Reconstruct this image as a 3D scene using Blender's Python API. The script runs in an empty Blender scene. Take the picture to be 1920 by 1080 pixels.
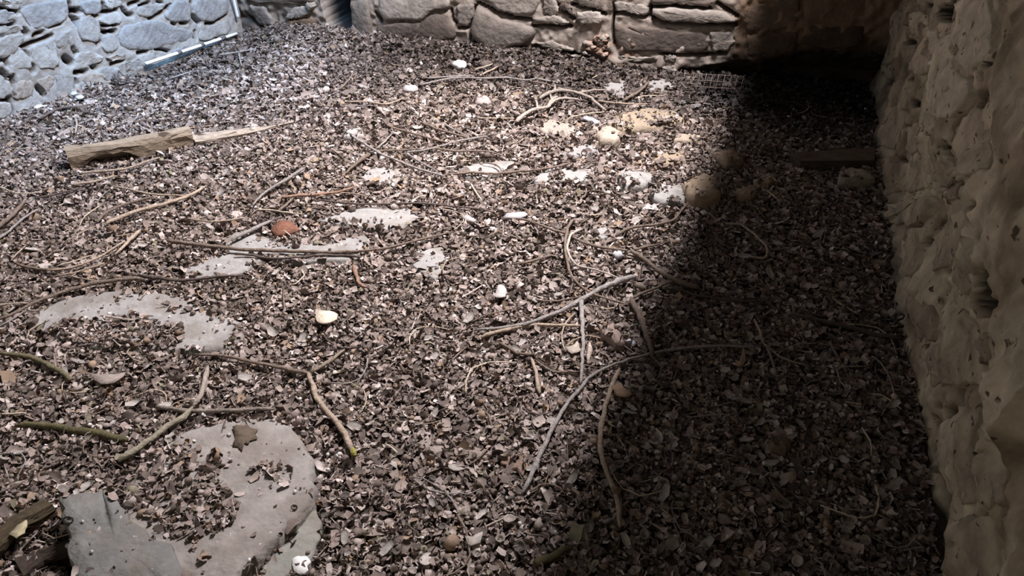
import bpy, math, random
import numpy as np
from mathutils import Vector

# ------------------------------------------------------------------ camera, world, lights, exposure
C = bpy.context.scene.collection
SC = bpy.context.scene
PITCH, YAW, FPX, CH = math.radians(33.7), math.radians(20.0), 1400.0, 1.5

cam = bpy.data.objects.new('camera', bpy.data.cameras.new('camera'))
C.objects.link(cam)
cam.location = (0, 0, CH)
cam.rotation_euler = (math.pi / 2 - PITCH, 0, YAW)
cam.data.sensor_width = 36
cam.data.lens = FPX / 1920 * 36
cam.data.clip_start = 0.02
SC.camera = cam

w = bpy.data.worlds.new('sky'); SC.world = w; w.use_nodes = True
bg = w.node_tree.nodes['Background']
bg.inputs[0].default_value = (0.98, 0.96, 1.0, 1)
bg.inputs[1].default_value = 0.10


def area(name, loc, target, sx, sy, power, col):
    l = bpy.data.lights.new(name, 'AREA'); l.shape = 'RECTANGLE'
    l.size, l.size_y, l.energy, l.color = sx, sy, power, col
    o = bpy.data.objects.new(name, l); C.objects.link(o); o.location = loc
    d = (Vector(target) - Vector(loc)).normalized()
    y = Vector((0, 1, 0)); x = y.cross(-d).normalized(); y = (-d).cross(x).normalized()
    from mathutils import Matrix
    m = Matrix((x, y, -d)).transposed()
    o.rotation_euler = m.to_euler()
    return o


# overhead daylight as a long strip, shaped for the narrow shadow edge
area('daylight_strip', (-0.28, 3.35, 4.0), (-1.7, 3.3, 0), 0.11, 1.6, 215, (1.0, 0.93, 0.945)).data.spread = math.radians(112)
# cool skylight over the left corner
area('daylight_corner', (-2.75, 3.4, 2.7), (-3.7, 3.55, 0.1), 0.9, 1.8, 29, (0.28, 0.58, 1.0)).data.spread = math.radians(70)
# weak warm fill added behind the camera to lift the near right wall
area('fill_rear', (-1.25, -0.72, 0.75), (0.56, 1.5, 0.6), 0.5, 0.9, 3.4, (1.0, 0.90, 0.74))

vs = SC.view_settings
vs.view_transform = 'Standard'; vs.look = 'None'; vs.gamma = 1; vs.use_curve_mapping = False
vs.exposure = 0.0

# ------------------------------------------------------------------ maths
rng = np.random.default_rng(7); random.seed(7)
LX, BY, RX = -3.86, 4.80, 0.56          # wall planes: left, back, right


def ray(px, py):
    a, b = (px - 960) / FPX, (540 - py) / FPX
    cp, sp, c, s = math.cos(PITCH), math.sin(PITCH), math.cos(YAW), math.sin(YAW)
    y, z = cp + b * sp, -sp + b * cp
    return (a * c - y * s, a * s + y * c, z)


_H = rng.random((12, 256, 256))


def vn(x, y, scale, seed=0):
    """value noise in -1..1"""
    x = np.asarray(x, float) / scale + 57.3 * (seed + 1); y = np.asarray(y, float) / scale + 31.7 * (seed + 1)
    xi, yi = np.floor(x).astype(int), np.floor(y).astype(int)
    fx, fy = x - xi, y - yi
    fx, fy = fx * fx * (3 - 2 * fx), fy * fy * (3 - 2 * fy)
    T = _H[seed % 12]
    a, b = T[xi % 256, yi % 256], T[(xi + 1) % 256, yi % 256]
    c, d = T[xi % 256, (yi + 1) % 256], T[(xi + 1) % 256, (yi + 1) % 256]
    return 2 * ((a * (1 - fx) + b * fx) * (1 - fy) + (c * (1 - fx) + d * fx) * fy) - 1


def sst(a, b, x):
    t = np.clip((np.asarray(x, float) - a) / (b - a), 0, 1)
    return t * t * (3 - 2 * t)


def hgt(x, y):
    """ground height"""
    x = np.asarray(x, float); y = np.asarray(y, float)
    h = 0.010 * vn(x, y, 0.55, 1) + 0.005 * vn(x, y, 0.16, 2)
    h = h + 0.05 * sst(4.35, 4.75, y) * (1 - sst(-1.6, -0.7, x)) * sst(-3.72, -3.5, x)
    h = h + 0.03 * sst(-3.6, -3.86, x) * (1 - sst(3.2, 3.6, y)) - 0.035 * sst(-3.6, -3.82, x) * sst(3.45, 3.75, y)
    h = h - 0.10 * np.exp(-(((x + 1.36) / 0.075) ** 2 + ((y - 0.70) / 0.06) ** 2))
    return h


def G(px, py, dz=0.0):
    """point of the photograph -> point on the ground (dz above it)"""
    d = ray(px, py); z = 0.0
    for _ in range(4):
        t = (z + dz - CH) / d[2]
        z = float(hgt(d[0] * t, d[1] * t))
    t = (z + dz - CH) / d[2]
    return np.array((d[0] * t, d[1] * t, z + dz))


def on_left(px, py):
    d = ray(px, py); t = LX / d[0]; return (d[1] * t, d[2] * t + CH)


def on_back(px, py):
    d = ray(px, py); t = BY / d[1]; return (d[0] * t, d[2] * t + CH)


def on_right(px, py):
    d = ray(px, py); t = RX / d[0]; return (d[1] * t, d[2] * t + CH)


def depth_at(p):
    x, y, z = p[0], p[1], p[2] - CH
    f = x * -math.sin(YAW) + y * math.cos(YAW)
    return f * math.cos(PITCH) - z * math.sin(PITCH)


def inside(poly, x, y):
    poly = np.asarray(poly); r = np.zeros(np.shape(x), bool); n = len(poly); j = n - 1
    for i in range(n):
        xi, yi, xj, yj = poly[i][0], poly[i][1], poly[j][0], poly[j][1]
        if yi != yj:
            r ^= ((yi > y) != (yj > y)) & (x < (xj - xi) * (y - yi) / (yj - yi) + xi)
        j = i
    return r


def seg_dist(x, y, a, b):
    a, b = np.asarray(a, float), np.asarray(b, float); d = b - a
    t = np.clip(((x - a[0]) * d[0] + (y - a[1]) * d[1]) / max(d @ d, 1e-12), 0, 1)
    return np.hypot(x - a[0] - t * d[0], y - a[1] - t * d[1])


# ------------------------------------------------------------------ materials
def mat(name, scale=30, lo=0.7, hi=1.2, bump=0.3, bscale=None, rough=0.9, attr=None, stretch=None, spec=0.2, tint=None, speck=None):
    m = bpy.data.materials.new(name); m.use_nodes = True
    nt = m.node_tree; N = nt.nodes; L = nt.links; b = N['Principled BSDF']
    b.inputs['Roughness'].default_value = rough
    b.inputs['Specular IOR Level'].default_value = spec
    tc = N.new('ShaderNodeTexCoord'); mp = N.new('ShaderNodeMapping')
    L.new(tc.outputs['Object'], mp.inputs[0])
    if stretch: mp.inputs['Scale'].default_value = stretch
    n1 = N.new('ShaderNodeTexNoise'); n1.inputs['Scale'].default_value = scale; n1.inputs['Detail'].default_value = 6
    n1.inputs['Roughness'].default_value = 0.65
    L.new(mp.outputs[0], n1.inputs['Vector'])
    mr = N.new('ShaderNodeMapRange'); mr.inputs[1].default_value = 0.3; mr.inputs[2].default_value = 0.7
    mr.inputs[3].default_value = lo; mr.inputs[4].default_value = hi
    L.new(n1.outputs['Fac'], mr.inputs[0])
    if attr:
        c = N.new('ShaderNodeAttribute'); c.attribute_name = attr; cout = c.outputs['Color']
    else:
        c = N.new('ShaderNodeObjectInfo'); cout = c.outputs['Color']
    mx = N.new('ShaderNodeVectorMath'); mx.operation = 'SCALE'
    L.new(cout, mx.inputs[0]); L.new(mr.outputs[0], mx.inputs['Scale'])
    out = mx.outputs[0]
    if tint:                                                     # large patches of a second colour
        n2 = N.new('ShaderNodeTexNoise'); n2.inputs['Scale'].default_value = tint[1]; n2.inputs['Detail'].default_value = 4
        L.new(mp.outputs[0], n2.inputs['Vector'])
        r2 = N.new('ShaderNodeMapRange'); r2.inputs[1].default_value = 0.45; r2.inputs[2].default_value = 0.65; r2.inputs[4].default_value = tint[2]
        L.new(n2.outputs['Fac'], r2.inputs[0])
        mm = N.new('ShaderNodeMix'); mm.data_type = 'RGBA'; L.new(r2.outputs[0], mm.inputs[0]); L.new(out, mm.inputs[6])
        mm.inputs[7].default_value = (*tint[0], 1); out = mm.outputs[2]
    if speck:                                                    # small pale or dark flecks
        v = N.new('ShaderNodeTexNoise'); v.inputs['Scale'].default_value = speck[1]; v.inputs['Detail'].default_value = 3
        L.new(mp.outputs[0], v.inputs['Vector'])
        r3 = N.new('ShaderNodeMapRange'); r3.inputs[1].default_value = speck[2]; r3.inputs[2].default_value = speck[2] + 0.05
        L.new(v.outputs['Fac'], r3.inputs[0])
        m3 = N.new('ShaderNodeMix'); m3.data_type = 'RGBA'; L.new(r3.outputs[0], m3.inputs[0]); L.new(out, m3.inputs[6])
        m3.inputs[7].default_value = (*speck[0], 1); out = m3.outputs[2]
    L.new(out, b.inputs['Base Color'])
    if bump:
        n4 = N.new('ShaderNodeTexNoise'); n4.inputs['Scale'].default_value = bscale or scale * 2; n4.inputs['Detail'].default_value = 6
        L.new(mp.outputs[0], n4.inputs['Vector'])
        bp = N.new('ShaderNodeBump'); bp.inputs['Strength'].default_value = bump; bp.inputs['Distance'].default_value = 0.01
        L.new(n4.outputs['Fac'], bp.inputs['Height']); L.new(bp.outputs[0], b.inputs['Normal'])
    return m


M = {
    'soil': mat('dark_soil', 40, 0.6, 1.3, 0.8, 120),
    'litter': mat('leaf_litter', 90, 0.75, 1.2, 0, attr='col', rough=0.8),
    'mortar': mat('lime_mortar', 14, 0.82, 1.12, 0.55, 45, attr='col', speck=((0.12, 0.10, 0.085), 55, 0.68)),
    'stone': mat('rubble_stone', 11, 0.66, 1.22, 0.8, 34, speck=((0.13, 0.11, 0.10), 55, 0.69)),
    'plaster': mat('earthy_plaster', 8, 0.5, 1.32, 0.9, 24, attr='col', speck=((0.09, 0.07, 0.05), 28, 0.64)),
    'rightstone': mat('earth_smeared_stone', 8, 0.5, 1.32, 0.9, 24, speck=((0.09, 0.07, 0.05), 28, 0.64)),
    'flag': mat('flagstone', 12, 0.70, 1.16, 0.6, 55, tint=((0.17, 0.14, 0.115), 9, 0.55), speck=((0.55, 0.53, 0.50), 60, 0.72)),
    'bark': mat('dead_bark', 60, 0.65, 1.3, 0.6, 150),
    'wood': mat('rotten_wood', 16, 0.6, 1.25, 0.8, 40, stretch=(1, 1, 6), speck=((0.075, 0.05, 0.035), 13, 0.60)),
    'shell': mat('shell', 40, 0.9, 1.05, 0.1, rough=0.5, spec=0.4),
    'plastic': mat('white_plastic', 10, 0.93, 1.03, 0, rough=0.45, spec=0.4),
    'metal': mat('rusty_wire', 50, 0.7, 1.2, 0, rough=0.6),
    'moss': mat('moss', 160, 0.5, 1.5, 0.9, 300),
    'leaf': mat('dead_leaf', 60, 0.7, 1.2, 0.3),
}


# ------------------------------------------------------------------ object helpers
def mesh_obj(name, V, F, m, parent=None, col=None, smooth=True, vcol=None, recenter=True):
    V = np.asarray(V, float)
    base = np.zeros(3)
    if recenter:
        base = np.array([(V[:, 0].min() + V[:, 0].max()) / 2, (V[:, 1].min() + V[:, 1].max()) / 2, V[:, 2].min()])
        V = V - base
    me = bpy.data.meshes.new(name)
    me.from_pydata(V.tolist(), [], F)
    if smooth: me.polygons.foreach_set('use_smooth', [True] * len(me.polygons))
    if vcol is not None:
        a = me.color_attributes.new('col', 'FLOAT_COLOR', 'POINT')
        a.data.foreach_set('color', np.c_[vcol, np.ones(len(vcol))].astype(np.float32).ravel())
    me.materials.append(m); me.update()
    o = bpy.data.objects.new(name, me); C.objects.link(o)
    if parent is not None:
        o.parent = parent
        o.location = Vector(base) - world_loc(parent)
    else:
        o.location = base
    if col: o.color = (*col, 1)
    return o


def world_loc(o):
    v = Vector(o.location); p = o.parent
    while p is not None:
        v = v + Vector(p.location); p = p.parent
    return v


def tag(o, label, cat, group=None):
    o['label'] = label; o['category'] = cat
    if group: o['group'] = group
    return o


def resample(poly, n, jit=0.0, closed=True, rs=random):
    P = np.asarray(poly, float)
    Q = np.vstack([P, P[:1]]) if closed else P
    d = np.r_[0, np.cumsum(np.linalg.norm(np.diff(Q, axis=0), axis=1))]
    t = np.linspace(0, d[-1], n + (1 if closed else 0))
    if closed: t = t[:-1]
    R = np.stack([np.interp(t, d, Q[:, k]) for k in range(Q.shape[1])], 1)
    if jit: R = R + np.array([[rs.uniform(-jit, jit) for _ in range(R.shape[1])] for _ in R])
    return R


def smooth_line(pts, step):
    P = np.asarray(pts, float)
    if len(P) < 2: return P
    Q = np.vstack([2 * P[0] - P[1], P, 2 * P[-1] - P[-2]]); out = []
    for i in range(1, len(Q) - 2):
        p0, p1, p2, p3 = Q[i - 1], Q[i], Q[i + 1], Q[i + 2]
        n = max(2, int(np.linalg.norm(p2 - p1) / step))
        for k in range(n):
            t = k / n
            out.append(0.5 * (2 * p1 + (p2 - p0) * t + (2 * p0 - 5 * p1 + 4 * p2 - p3) * t * t + (3 * p1 - p0 - 3 * p2 + p3) * t ** 3))
    out.append(P[-1]); return np.array(out)


def tube_geo(path, radii, sides=7, lump=0.12):
    n = len(path); V, F = [], []
    for i in range(n):
        t = path[min(i + 1, n - 1)] - path[max(i - 1, 0)]; t = t / (np.linalg.norm(t) + 1e-9)
        up = np.array((0, 0, 1.0)) if abs(t[2]) < 0.9 else np.array((1.0, 0, 0))
        s = np.cross(t, up); s /= np.linalg.norm(s); u = np.cross(s, t)
        for k in range(sides):
            a = 2 * math.pi * k / sides; r = radii[i] * (1 + random.uniform(-lump, lump))
            V.append(path[i] + s * math.cos(a) * r + u * math.sin(a) * r)
    for i in range(n - 1):
        for k in range(sides):
            F.append((i * sides + k, i * sides + (k + 1) % sides, (i + 1) * sides + (k + 1) % sides, (i + 1) * sides + k))
    F.append(tuple(range(sides))[::-1]); F.append(tuple((n - 1) * sides + k for k in range(sides)))
    return V, F


EXPOSED = []      # (outline, top height, share of litter left on it) - bare faces that the litter leaves free
COVER = []        # (outline, share) - heaps of litter lying over such faces


# ------------------------------------------------------------------ floor
gx, gy = np.arange(-4.2, 0.95, 0.035), np.arange(-0.7, 5.55, 0.035)
XX, YY = np.meshgrid(gx, gy, indexing='ij')
V = np.stack([XX.ravel(), YY.ravel(), hgt(XX, YY).ravel() - 0.004], 1)
nx, ny = len(gx), len(gy)
F = [(i * ny + j, (i + 1) * ny + j, (i + 1) * ny + j + 1, i * ny + j + 1) for i in range(nx - 1) for j in range(ny - 1)]
floor = mesh_obj('floor', V, F, M['soil'], col=(0.075, 0.060, 0.050), recenter=False); floor['kind'] = 'structure'


# ------------------------------------------------------------------ rubble walls
def wall(name, kind, us, vs_, disp, colf, m):
    U, W = np.meshgrid(us, vs_, indexing='ij'); D = disp(U, W)
    if kind == 'left': P = (LX + D, U, W)
    elif kind == 'back': P = (U, BY - D, W)
    else: P = (RX - D, U, W)
    V = np.stack([p.ravel() for p in P], 1); a, b = U.shape
    F = [(i * b + j, (i + 1) * b + j, (i + 1) * b + j + 1, i * b + j + 1) for i in range(a - 1) for j in range(b - 1)]
    if kind != 'back': F = [f[::-1] for f in F] if kind == 'right' else F
    o = mesh_obj(name, V, F, m, vcol=colf(U, W, D).reshape(-1, 3), recenter=False)
    o['kind'] = 'structure'; return o


def wall_stone(parent, kind, poly_uv, proud, col, m, bevel=0.10, n=22, jit=0.004, tilt=0.006, relief=None):
    R = resample(poly_uv, n, jit); c = R.mean(0); k = len(R); V, F = [], []
    rs = random.Random(int(abs(c[0] * 7919 + c[1] * 104729) * 100))
    ta, tb = rs.uniform(-tilt, tilt), rs.uniform(-tilt, tilt)
    size = np.ptp(R, axis=0)

    def put(q, d):
        if kind == 'left': V.append((LX + d, q[0], q[1]))
        elif kind == 'back': V.append((q[0], BY - d, q[1]))
        else: V.append((RX - d, q[0], q[1]))
    base = float(np.median([relief(*q) for q in R])) - 0.006 if relief is not None else 0.0
    for s, d0 in ((1.04, -0.05), (1.0, proud * 0.45), (1 - bevel * 0.55, proud * 0.9), (1 - bevel * 2.6, proud * 1.06)):
        for q in R:
            d = d0
            p = c + (q - c) * s; rel = (p - c) / (size + 1e-6)
            if relief is not None: d += max(float(relief(p[0], p[1])), base) * (d > -0.04)
            put(p, d + (rel[0] * ta + rel[1] * tb) * 2 + rs.uniform(-0.0036, 0.0036) * (d > 0))
    put(c, proud * 1.12 + (max(float(relief(c[0], c[1])), base) if relief is not None else 0))
    for r in range(3):
        for i in range(k):
            F.append((r * k + i, r * k + (i + 1) % k, (r + 1) * k + (i + 1) % k, (r + 1) * k + i))
    for i in range(k): F.append((3 * k + i, 3 * k + (i + 1) % k, 4 * k))
    area2 = sum(R[i][0] * R[(i + 1) % k][1] - R[(i + 1) % k][0] * R[i][1] for i in range(k))
    flip = (area2 > 0) != (kind == 'left')
    if kind == 'back': flip = area2 < 0
    if kind == 'right': flip = area2 > 0
    if kind == 'left': flip = area2 < 0
    if flip: F = [f[::-1] for f in F]
    return mesh_obj('stone', V, F, m, parent, col)


def crevices(lines, fn, z=1.0):
    out = []
    for wpx, pts in lines:
        uv = [fn(*p) for p in pts]
        out.append((uv, wpx * 0.0033 * z))
    return out


def carve(U, W, crv, deep):
    D = np.zeros_like(U)
    for uv, wd in crv:
        best = np.full(U.shape, 9.0)
        for a, b in zip(uv[:-1], uv[1:]): best = np.minimum(best, seg_dist(U, W, a, b))
        D = np.maximum(D, (1 - sst(wd * 0.35, wd * 0.8 + 0.006, best)) * deep)
    return D


# ---- left wall
left_cr = [(5, [(0, 14), (32, 21)]), (4, [(0, 43), (12, 47), (25, 44)]), (6, [(128, 8), (130, 20), (150, 20)]), (7, [(130, 22), (140, 35), (147, 44)]),
           (2, [(92, 49), (113, 43)]), (6, [(46, 58), (50, 62)]), (3, [(64, 68), (80, 60)]), (3, [(36, 81), (45, 88), (60, 82), (97, 67)]),
           (2, [(0, 108), (15, 104)]), (4, [(-10, 113), (12, 111)]), (3, [(46, 96), (52, 107)]), (4, [(176, 31), (200, 24), (222, 17)]), (4, [(195, 8), (198, 20)]),
           (2, [(192, 50), (205, 47), (220, 47)]), (4, [(192, 56), (202, 62), (218, 58)]), (6, [(60, 125), (62, 132)]), (8, [(124, 110), (134, 118)]),
           (3, [(136, 90), (148, 108)]), (3, [(183, 82), (188, 79)]), (3, [(12, 113), (14, 122)]), (3, [(243, 10), (262, 1)]), (4, [(262, 12), (278, 6)]),
           (4, [(232, 17), (240, 27), (248, 28)]), (4, [(280, 35), (300, 25), (318, 11)]), (4, [(294, 2), (304, 8)]), (6, [(360, 30), (372, 42)]),
           (2.5, [(385, 44), (400, 44), (425, 27)]), (3, [(320, 42), (328, 45)]), (3, [(338, 43), (350, 44)]), (2, [(290, 80), (316, 67)]),
           (2, [(293, 92), (305, 93), (318, 97)]), (4, [(210, 120), (230, 112)]), (3, [(259, 100), (278, 96)]), (4, [(140, 137), (162, 134)]),
           (5, [(173, 123), (180, 128)]), (5, [(72, 165), (82, 178)]), (4, [(122, 166), (125, 175)]), (4, [(5, 188), (20, 184), (24, 215)]),
           (6, [(5, 135), (14, 146)]), (3, [(140, 150), (144, 156)]), (5, [(25, 145), (27, 160)]), (2, [(365, 58), (367, 75)]), (2, [(355, 4), (359, 24)])]
LCR = crevices(left_cr, on_left)


def left_disp(U, W):
    d = 0.010 * vn(U, W, 0.30, 3) + 0.008 * vn(U, W, 0.09, 4) + 0.004 * vn(U, W, 0.03, 5)
    d = d - carve(U, W, LCR, 0.075)
    return d - 0.10 * sst(4.70, 4.74, U)


def left_relief(u, v):
    return 0.010 * vn(u, v, 0.30, 3) + 0.001 * vn(u, v, 0.09, 4)


def left_col(U, W, D):
    k = sst(-0.025, -0.055, D)[..., None]; t = (0.5 + 0.5 * vn(U, W, 0.25, 6))[..., None]
    base = np.array((0.325, 0.325, 0.315)) * (1 - t) + np.array((0.28, 0.272, 0.26)) * t
    return base * (1 - k) + np.array((0.06, 0.045, 0.042)) * k


us = np.r_[np.arange(0.2, 2.3, 0.2), np.arange(2.35, 4.9, 0.009)]
vs_ = np.r_[np.arange(-0.08, 0.75, 0.009), 0.9, 1.2, 1.8, 2.5]
wall_left = wall('wall_left', 'left', us, vs_, left_disp, left_col, M['mortar'])

pale, grey, blue, tan, olive = (0.315, 0.315, 0.305), (0.275, 0.275, 0.27), (0.255, 0.265, 0.275), (0.31, 0.28, 0.25), (0.34, 0.33, 0.28)
left_stones = [
    (blue, .022, [(38, 20), (50, 6), (100, 0), (125, 2), (128, 22), (124, 35), (110, 44), (90, 50), (60, 53), (50, 42)]),
    (pale, .015, [(0, 0), (30, 0), (45, 6), (35, 15), (28, 18), (0, 8)]),
    (blue, .012, [(-8, 20), (15, 20), (32, 25), (36, 36), (25, 42), (8, 44), (-8, 42)]),
    (grey, .020, [(-10, 75), (40, 60), (48, 70), (42, 80), (36, 88), (30, 100), (12, 108), (-10, 110)]),
    (pale, .010, [(-8, 52), (40, 48), (44, 56), (20, 64), (-8, 70)]),
    (pale, .020, [(20, 120), (40, 92), (45, 96), (54, 110), (58, 122), (55, 128), (25, 130), (18, 124)]),
    (pale, .022, [(55, 92), (65, 85), (98, 72), (102, 85), (105, 100), (112, 118), (100, 128), (70, 128), (60, 110)]),
    (grey, .020, [(105, 70), (118, 58), (140, 55), (145, 68), (150, 75), (135, 80), (130, 86), (120, 88), (110, 92), (104, 84)]),
    (blue, .020, [(152, 3), (160, 0), (190, 0), (194, 20), (180, 27), (160, 25), (152, 16)]),
    (grey, .024, [(147, 46), (150, 34), (160, 29), (178, 33), (190, 44), (190, 68), (180, 78), (165, 77), (150, 74), (145, 60)]),
    (pale, .016, [(200, 0), (228, 0), (230, 10), (222, 14), (205, 17), (200, 12)]),
    (pale, .018, [(187, 33), (205, 27), (222, 21), (228, 27), (230, 40), (225, 44), (200, 46), (188, 42)]),
    (grey, .018, [(282, 8), (293, 4), (312, 10), (300, 20), (285, 28), (275, 32), (255, 28), (256, 16)]),
    (blue, .022, [(306, 26), (316, 17), (324, 0), (348, 0), (352, 6), (356, 25), (358, 38), (335, 41), (318, 39), (308, 34)]),
    (blue, .022, [(360, 0), (427, 0), (430, 16), (428, 24), (415, 32), (395, 40), (374, 38), (365, 28), (359, 14)]),
    (blue, .020, [(232, 47), (265, 40), (282, 38), (305, 40), (314, 47), (338, 52), (362, 60), (362, 72), (318, 84), (285, 92), (262, 93), (240, 94), (226, 85), (224, 65)]),
    (grey, .018, [(372, 55), (385, 49), (402, 48), (428, 36), (432, 52), (425, 64), (405, 69), (385, 75), (371, 75)]),
    (grey, .014, [(195, 66), (218, 63), (221, 85), (214, 96), (197, 98), (191, 88)]),
    (tan, .014, [(200, 106), (222, 102), (256, 101), (256, 106), (240, 110), (226, 112), (206, 116)]),
    (pale, .012, [(152, 95), (180, 100), (195, 108), (186, 117), (166, 122), (146, 122), (140, 110)]),
    (tan, .018, [(32, 156), (40, 150), (58, 150), (64, 165), (57, 180), (28, 187), (25, 170)]),
    (tan, .014, [(68, 152), (90, 141), (100, 142), (98, 160), (86, 176), (82, 166)]),
    (grey, .016, [(104, 142), (132, 136), (138, 152), (138, 176), (128, 184), (104, 184)]),
    (tan, .012, [(150, 142), (180, 136), (196, 140), (192, 165), (178, 166), (150, 160)]),
    (pale, .020, [(-10, 136), (2, 140), (10, 156), (18, 178), (0, 184), (-10, 184)]),
    (pale, .018, [(-10, 192), (18, 190), (20, 214), (-10, 226)]),
    (grey, .016, [(185, 132), (200, 123), (222, 127), (224, 145), (205, 152), (190, 147)]),
    (grey, .012, [(233, 118), (258, 110), (268, 118), (262, 130), (238, 134)]),
    (blue, .012, [(322, 96), (348, 84), (362, 78), (362, 84), (345, 94), (326, 101)]),
    (pale, .010, [(28, 196), (50, 188), (90, 190), (88, 196), (50, 204), (30, 212)]),
]
for c, pr, poly in left_stones:
    s = random.uniform(0.92, 1.08)
    wall_stone(wall_left, 'left', [on_left(*p) for p in poly], pr * 0.38, tuple(v * s for v in c), M['stone'], relief=left_relief, jit=0.006)

# ---- back wall
back_cr = [(3, [(845, 18), (850, 35), (856, 42)]), (3, [(893, 10), (886, 32), (880, 52), (884, 72)]), (3, [(862, 52), (876, 52)]), (3, [(896, 4), (930, 20), (965, 33), (1000, 38)]),
           (3, [(1040, 3), (1060, 22), (1076, 36)]), (3, [(1072, 8), (1110, 17), (1135, 27)]), (3, [(1150, 24), (1170, 24), (1205, 31), (1216, 30)]),
           (3, [(1220, 10), (1219, 30)]), (4, [(1222, 32), (1250, 41), (1300, 44), (1380, 46)]), (3, [(1152, 5), (1148, 60), (1152, 80)]),
           (3, [(1240, 99), (1275, 102), (1320, 104), (1360, 99)]), (3, [(1000, 48), (1040, 47), (1070, 50)]), (3, [(890, 80), (930, 92), (960, 97)]),
           (4, [(705, 22), (716, 40)]), (3, [(730, 78), (800, 80)]), (5, [(735, 86), (750, 92)]), (4, [(1050, 96), (1100, 108)]), (3, [(466, 30), (500, 55)]),
           (3, [(1000, 86), (1040, 96)]), (4, [(1218, 14), (1255, 10), (1330, 16)]), (3, [(1345, 4), (1384, 30)])]
BCR = crevices(back_cr, on_back)
slit = [on_back(*p) for p in ((594, -10), (600, 0), (613, 45), (640, 66), (664, 78), (659, 30), (656, 0), (656, -10))]
slit[0] = (slit[0][0] - 0.05, 0.9); slit[-1] = (slit[-1][0] + 0.01, 0.9)
hollow = [(-0.66, -0.1), (-0.62, 0.03), (-0.45, 0.07), (-0.30, 0.10), (-0.12, 0.12), (0.05, 0.19), (0.30, 0.235), (0.50, 0.23), (0.75, 0.22), (0.75, -0.1)]


def poly_edge_dist(poly, U, W):
    best = np.full(U.shape, 9.0)
    for a, b in zip(poly, poly[1:] + poly[:1]): best = np.minimum(best, seg_dist(U, W, a, b))
    return best


def back_disp(U, W):
    d = 0.014 * vn(U, W, 0.30, 7) + 0.014 * vn(U, W, 0.08, 8) + 0.013 * vn(U, W, 0.032, 9)
    rub = sst(-1.25, -1.1, U) * (1 - sst(-0.92, -0.86, U)) * (1 - sst(0.14, 0.2, W))
    d = d + rub * 0.018 * vn(U, W, 0.035, 10)
    d = d + 0.04 * (1 - sst(0.02, 0.07, W)) * (1 - sst(-0.9, -0.6, U)) * (0.6 + 0.4 * vn(U, W, 0.1, 2))
    d = d - carve(U, W, BCR, 0.06)
    s = inside(slit, U, W); e = poly_edge_dist(slit, U, W)
    d = np.where(s, -np.minimum(0.55, 0.02 + e * 22.0), d)
    wob = 0.02 * vn(U, W, 0.07, 1) + 0.012 * vn(U, W, 0.03, 2)
    h = inside(hollow, U + wob, W + wob); e = poly_edge_dist(hollow, U + wob, W + wob)
    return np.where(h, -np.minimum(0.30, 0.003 + e * 1.3), d)


def back_relief(u, v):
    return 0.014 * vn(u, v, 0.30, 7) + 0.002 * vn(u, v, 0.08, 8)


def back_col(U, W, D):
    k = sst(-0.02, -0.05, D)[..., None]; t = (0.5 + 0.5 * vn(U, W, 0.22, 6))[..., None]
    base = np.array((0.36, 0.315, 0.275)) * (1 - t) + np.array((0.235, 0.195, 0.163)) * t
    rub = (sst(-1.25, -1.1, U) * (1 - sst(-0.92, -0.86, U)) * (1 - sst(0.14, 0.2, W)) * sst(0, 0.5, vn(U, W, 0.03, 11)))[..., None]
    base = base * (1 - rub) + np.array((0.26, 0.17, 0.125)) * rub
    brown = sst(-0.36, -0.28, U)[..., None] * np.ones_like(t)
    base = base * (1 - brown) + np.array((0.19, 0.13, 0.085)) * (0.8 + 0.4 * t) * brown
    low_shade = sst(-0.42, -0.30, U)[..., None] * (1 - sst(0.16, 0.36, W + 0.06 * vn(U, W, 0.09, 2)))[..., None]
    base = base * (1 - .80 * low_shade)  # shade low on the right of the wall, put into the colour
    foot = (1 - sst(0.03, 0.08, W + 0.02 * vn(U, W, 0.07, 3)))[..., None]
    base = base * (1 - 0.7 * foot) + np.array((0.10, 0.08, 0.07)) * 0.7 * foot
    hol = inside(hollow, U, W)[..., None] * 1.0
    base = base * (1 - hol) + np.array((0.045, 0.040, 0.036)) * hol  # the same shade painted inside the hollow
    k = np.where(inside(slit, U, W)[..., None] & (D[..., None] > -0.10), 0, k)
    return base * (1 - k) + np.array((0.055, 0.042, 0.036)) * k


us = np.r_[-4.0, np.arange(-3.92, 0.74, 0.0095), 0.9]
vs_ = np.r_[np.arange(-0.09, 0.62, 0.0095), 0.75, 1.0, 1.6, 2.5]
wall_back = wall('wall_back', 'back', us, vs_, back_disp, back_col, M['mortar'])

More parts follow.
